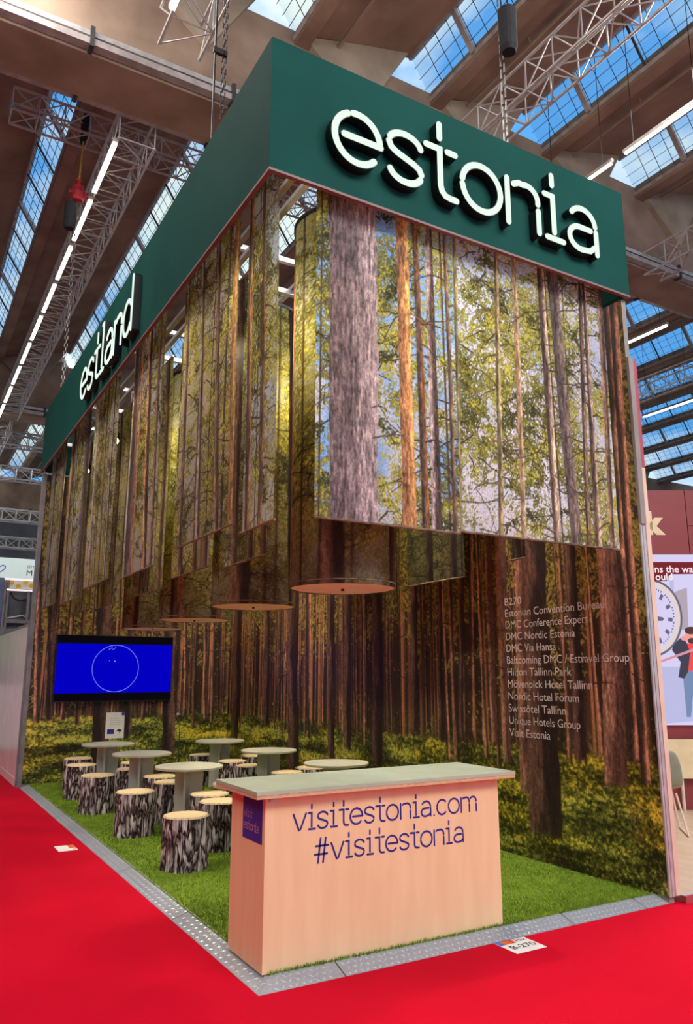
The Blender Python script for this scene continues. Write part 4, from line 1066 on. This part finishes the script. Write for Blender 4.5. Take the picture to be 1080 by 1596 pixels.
MB().box(.03, .088, -.03, .128, .003, .0036).build('orange_corner', 'tag_orange', t)
MB().box(.05, .08, -.1, -.06, .003, .0036).build('print_mark', 'ink_pale', t)

# ------------------------------------------------------------------ neighbours on the right
nw = empty('neighbour_wall', (XW + .062, 0, 0)); tag(nw, 'tall end wall of the neighbouring stand, red above and beige below', 'wall panel')
x0 = XW + .062
def npart(name, m, mt_): return local(m.build(name, mt_, nw), (x0, 0, 0))
npart('lower_panel', MB().box(x0, x0 + .05, -.02, 8.9, 0.05, 3.39), 'neighbour_beige')
npart('upper_panel', MB().box(x0, x0 + .05, -.02, 8.9, 3.39, 4.37), 'neighbour_red_panel')
npart('edge_profile', MB().box(x0 - .062, x0 - .003, -.03, -.003, 2.9, 4.37), 'wall_core')
npart('slot_profile', MB().box(x0 - .062, x0 - .042, -.015, -.002, .045, 2.9), 'aluminium')
npart('slot_profile', MB().box(x0 - .036, x0 - .003, -.015, -.002, .045, 2.9), 'aluminium')
npart('slot_core', MB().box(x0 - .042, x0 - .036, -.006, -.002, .045, 2.9), 'dark_frame')
nf = empty('neighbour_platform', (x0 + .065, -.07, 0)); tag(nf, 'low beige platform floor of the neighbouring stand', 'platform')
MB().box(0, 9.0, .02, 9.0, 0, .05).build('floor_board', 'neighbour_floor', nf)
MB().box(-.02, 9.0, 0, .018, 0, .052).build('edge_strip', 'neighbour_red_panel', nf)
MB().box(-.02, 9.0, .018, .05, .0505, .054).build('edge_profile', 'aluminium', nf)
for k in range(3): MB().box(0, 9, 1.9 + k * 2, 1.915 + k * 2, .0502, .0515).build('floor_seam', 'neighbour_cream', nf)

NB = 0.5286                                            # the neighbour's furniture and back wall stand askew by 30 degrees
RT = Vector((math.cos(NB), -math.sin(NB), 0))
ORG = Vector((3.16, 4.48, 0))
CL = .4686
bw = empty('neighbour_backdrop', ORG + RT * 5.0, -NB); tag(bw, 'dark red back wall of the neighbouring stand with a cream letter k', 'backdrop')
def bp(lat, z, off=0): return (lat - CL - 5.0, -off, z)
def bpoly(poly, off, name, mt_, par): 
    return MB().add([bp(a, b, off) for a, b in poly], [tuple(range(len(poly)))]).build(name, mt_, par)
def bbox(l0, l1, z0, z1, o0, o1, name, mt_, par):
    a, b = bp(l0, z0), bp(l1, z1)
    return MB().box(a[0], b[0], -o1, -o0, z0, z1).build(name, mt_, par)
bbox(3.9, 4.995, .05, 4.10, -.08, 0, 'wall_panel', 'neighbour_red', bw)
bbox(5.005, 9.0, 3.62, 4.10, -.08, 0, 'wall_panel', 'neighbour_red', bw)
bbox(5.005, 9.0, .05, 3.61, -.08, 0, 'wall_panel', 'neighbour_red', bw)
text_mesh('cream_letter', 'k', .39, 'neighbour_cream', bw, bp(4.45, 3.52, .005), (1, 0, 0), (0, 0, 1), bold=.03, width=.26)
ls = empty('led_screen', ORG + RT * 5.0, -NB); tag(ls, 'bright screen picturing a station clock and a man in red on the neighbouring stand', 'screen')
bbox(3.95, 8.5, 1.06, 3.22, 0, .05, 'screen_panel', 'led_bg', ls)
o_ = .051
def S_(px, py):
    """picture coordinates on the screen: 0..80 across, 865..1130 down, in units of 8.3 mm"""
    return (4.375 + (px - 1014) * .0089 - (py - 865) * .00045, 3.22 - (py - 865) * .00815)
def sp_(poly, off, name, mt_): return bpoly([S_(*p) for p in poly], off, name, mt_, ls)
def ell(cx, cy, rx, ry, n=40, a0=0, a1=360): return [(cx + rx * math.cos(R(a0 + (a1 - a0) * k / n)), cy + ry * math.sin(R(a0 + (a1 - a0) * k / n))) for k in range(n)]
sp_([(1050, 905), (1056, 905), (1056, 1000), (1050, 1000)], .052, 'pale_column', 'led_pale')
for cx, w_ in ((1046, 5), (1066, 9)): sp_([(cx - w_, 925 + (12 if w_ < 9 else 0)), (cx + w_, 918 + (12 if w_ < 9 else 0)), (cx + w_, 985), (cx - w_, 985)], .052, 'louvre', 'led_louvre')
sp_(ell(1022, 966, 45, 61), .0525, 'clock_rim', 'led_grey'); sp_(ell(1022, 966, 42, 57.5), .053, 'clock_bezel', 'led_cream'); sp_(ell(1021, 966, 36, 50), .0535, 'clock_face', 'led_bg')
for k in range(12):
    a = R(30 * k + 4); ca, sa = math.cos(a), math.sin(a); r0_, r1_ = .70, .88; tw = .06
    sp_([(1021 + 36 * (ca * r0_ - sa * tw), 966 + 50 * (sa * r0_ + ca * tw)), (1021 + 36 * (ca * r1_ - sa * tw), 966 + 50 * (sa * r1_ + ca * tw)), (1021 + 36 * (ca * r1_ + sa * tw), 966 + 50 * (sa * r1_ - ca * tw)), (1021 + 36 * (ca * r0_ + sa * tw), 966 + 50 * (sa * r0_ - ca * tw))], .054, 'clock_mark', 'led_grey')
for k in range(60):
    if k % 5 == 0: continue
    a = R(6 * k + 4); ca, sa = math.cos(a), math.sin(a)
    sp_([(1021 + 36 * (ca * .90 - sa * .02), 966 + 50 * (sa * .90 + ca * .02)), (1021 + 36 * (ca * .96 - sa * .02), 966 + 50 * (sa * .96 + ca * .02)), (1021 + 36 * (ca * .96 + sa * .02), 966 + 50 * (sa * .96 - ca * .02)), (1021 + 36 * (ca * .90 + sa * .02), 966 + 50 * (sa * .90 - ca * .02))], .054, 'clock_tick', 'led_grey')
sp_([(1018, 962), (1038, 965), (1040, 968), (1038, 971), (1018, 971)], .0545, 'clock_hand', 'led_grey'); sp_([(1016, 930), (1020, 930), (1030, 982), (1026, 983)], .0545, 'clock_hand', 'led_grey')
sp_([(1014, 877), (1110, 877), (1110, 896), (1052, 897), (1049, 900), (1048, 906), (1045, 908), (1014, 908)], .055, 'caption_banner', 'led_banner')
text_mesh('caption_line', 'ns the way', .130, 'led_white', ls, bp(S_(1015, 0)[0] - .285, 2.985, .057), (1, 0, 0), (0, 0, 1), bold=.002)
text_mesh('caption_line', 'ould', .130, 'led_white', ls, bp(S_(1016, 0)[0] - .29, 2.885, .057), (1, 0, 0), (0, 0, 1), bold=.002)
sp_([(1028, 1042), (1120, 1042), (1120, 1120), (1035, 1128)], .0527, 'stair_shade', 'led_pale')
sp_([(1064, 1046), (1092, 1046), (1090, 1090), (1088, 1118), (1080, 1118), (1078, 1085), (1074, 1118), (1068, 1118)], .056, 'pictured_trousers', 'led_jeans')
sp_([(1071, 1006), (1088, 1006), (1092, 1048), (1070, 1048)], .0565, 'pictured_shirt', 'led_shirt')
sp_([(1060, 1000), (1066, 995), (1072, 1006), (1076, 1020), (1072, 1050), (1066, 1060), (1058, 1058), (1062, 1035), (1050, 1016), (1052, 1010)], .057, 'pictured_jacket', 'led_jacket')
sp_([(1088, 1004), (1098, 1010), (1100, 1050), (1090, 1056), (1088, 1030)], .057, 'pictured_jacket', 'led_jacket')
sp_(ell(1078, 994, 9, 12, 20), .0575, 'pictured_head', 'led_skin'); sp_(ell(1078, 986, 9, 6, 16), .058, 'pictured_hair', 'led_hair')
sp_(ell(1079, 1002, 6, 4.5, 14), .058, 'pictured_beard', 'led_hair')
sp_(ell(1068, 998, 5, 4, 12), .0585, 'pictured_hand', 'led_skin')
sp_([(1028, 1034), (1120, 999), (1120, 1003), (1028, 1038)], .059, 'pictured_rail', 'led_rail')

bn = empty('bench_panel', (5.9, 2.75, .05), -NB); tag(bn, 'beige upholstered bench back behind the grey chair on the neighbouring stand', 'bench')
MB().box(-.4, 2.2, 0, .07, .38, .84).build('back_panel', 'neighbour_cream', bn); MB().box(-.4, 2.2, .07, .5, .38, .45).build('seat_panel', 'neighbour_cream', bn)
for x in (-.3, .9, 2.1): MB().tube((x, .04, 0), (x, .04, .38), .02, 8).build('leg', 'chair_leg', bn)
def make_chair():
    t = empty('shell_chair', (0, 0, 0))
    # curved shell: seat sweeping up into a rounded back
    prof = [(.24, .44), (.18, .425), (.05, .42), (-.10, .43), (-.18, .47), (-.215, .56), (-.235, .68), (-.25, .80), (-.255, .85)]
    wid = [.19, .215, .22, .22, .22, .225, .215, .19, .14]
    m = MB(); n = 9; vs, fs = [], []
    for (y, z), w in zip(prof, wid):
        for k in range(n):
            q = -1 + 2 * k / (n - 1); lift = .035 * q * q
            vs.append((q * w, y + (lift if z > .5 else 0), z + (lift if z < .5 else 0)))
    nr = len(prof)
    for j in range(nr - 1):
        for k in range(n - 1): fs.append((j * n + k, j * n + k + 1, (j + 1) * n + k + 1, (j + 1) * n + k))
    m.add(vs, fs); o = m.build('shell', 'chair_shell', t, True)
    sm = o.modifiers.new('thickness', 'SOLIDIFY'); sm.thickness = .014; sb = o.modifiers.new('smooth', 'SUBSURF'); sb.levels = 1; sb.render_levels = 1
    MB().tube((0, 0, .40), (0, 0, .43), .12, 16).build('seat_mount', 'chair_leg', t)
    for s in (-1, 1): MB().path([(s * .15, .16, .41), (s * .22, .24, .012), (s * .22, -.24, .012), (s * .15, -.12, .41)], .011, 8).build('sled_leg', 'chair_leg', t)
    return t
ch = make_chair(); ch.location = (5.36, 1.62, .05); ch.rotation_euler = (0, 0, -.75); tag(ch, 'grey shell chair with thin cream sled legs beside the stand wall', 'chair', 'shell chairs on the neighbouring stand')
c2 = copy_tree(ch); c2.location = (7.05, 3.2, .05); c2.rotation_euler = (0, 0, -NB + 2.7); tag(c2, 'grey shell chair behind the beige bench at the right edge', 'chair')

# ------------------------------------------------------------------ neighbours on the left
pw = empty('partition_wall', (-.045, 9.03, 0)); tag(pw, 'glossy white partition wall beyond the left end of the stand', 'partition')
for k in range(6): MB().box(0, .035, k * 1.0 + .006, k * 1.0 + .994, .12, 2.44).build('wall_panel', 'partition_white', pw)
MB().box(-.006, .041, 0, 6.0, 0, .12).build('base_board', 'partition_white', pw)
MB().box(-.004, .039, 0, 6.0, 2.44, 2.48).build('top_profile', 'post_grey', pw)
MB().box(-.01, .05, -.05, 0, 0, 2.48).build('end_post', 'post_grey', pw)
bo = empty('far_booth', (0.6, 16, 0)); tag(bo, 'distant white booth with mint header and grey window frame at the left', 'booth')
def bq(name, x0, x1, y0, y1, z0, z1, mt_, par=bo): return local(MB().box(x0, x1, y0, y1, z0, z1).build(name, mt_, par), (0.6, 16, 0))
hd = bq('header_board', -2.5, 2.2, 16.0, 16.1, 3.98, 4.47, 'booth_mint')
o = text_mesh('header_word', 'sim', .16, 'post_grey', hd, (.76, 15.995, 4.24), (1, 0, 0), (0, 0, 1))
o = text_mesh('header_word', 'M', .20, 'ink_dark', hd, (.76, 15.995, 4.06), (1, 0, 0), (0, 0, 1))
m = MB()
pts = [(-.08, 4.1), (.0, 4.13), (.12, 4.22), (.22, 4.28), (.28, 4.26), (.28, 4.20), (.2, 4.13), (.08, 4.05), (-.02, 4.02)]
m.path([(a, 15.99, b) for a, b in pts + pts[:1]], .012, 6); m.build('header_loop', 'tag_blue', hd)
yb = bq('dotted_board', .36, 1.6, 16.05, 16.1, 3.74, 3.93, 'booth_cream')
for k, (x, z) in enumerate(((.46, 3.88), (.62, 3.78), (.78, 3.9), (.92, 3.82), (1.02, 3.9), (1.15, 3.78), (1.3, 3.88))):
    MB().tube((x, 16.05, z), (x, 16.044, z), .06, 16).build('yellow_dot', 'booth_yellow', yb)
bq('lit_ledge', .3, 1.7, 16.0, 16.1, 3.93, 3.975, 'led_white'); bq('lit_ledge', .36, 1.7, 16.0, 16.1, 3.68, 3.72, 'led_white')
bq('window_panel', .40, 1.3, 16.2, 16.25, 2.6, 3.70, 'booth_dark')
for (x0_, x1_, z0_, z1_) in ((.30, .42, .0, 3.93), (.84, .90, 2.98, 3.7), (1.2, 1.3, 0, 3.9)): bq('frame_post', x0_, x1_, 16.02, 16.14, z0_, z1_, 'post_grey')
for (z0_, z1_) in ((2.90, 2.99), (2.70, 2.76)): bq('frame_rail', .42, 1.2, 16.03, 16.13, z0_, z1_, 'post_grey')
m = MB()
for k in range(24): m.tube((.36, 16.02, 2.8 + k * .045), (.36, 16.012, 2.8 + k * .045), .013, 8)
local(m.build('perforations', 'black_plastic', bo), (0.6, 16, 0))
bq('colour_panel', -1.4, .29, 16.03, 16.1, 1.5, 3.95, 'booth_green'); bq('lower_wall', -2.5, 2.0, 16.12, 16.2, 0, 2.68, 'partition_white')
m = MB(); m.path([(.48, 16.18, 3.66), (.55, 16.18, 3.52), (.7, 16.18, 3.45), (.84, 16.18, 3.50), (.95, 16.18, 3.66)], .012, 6); local(m.build('cable', 'black_plastic', bo), (0.6, 16, 0))
m = MB(); m.path([(.44, 16.18, 3.02), (.8, 16.18, 3.10), (.84, 16.15, 3.06)], .018, 6); local(m.build('desk_lamp_arm', 'partition_white', bo), (0.6, 16, 0))
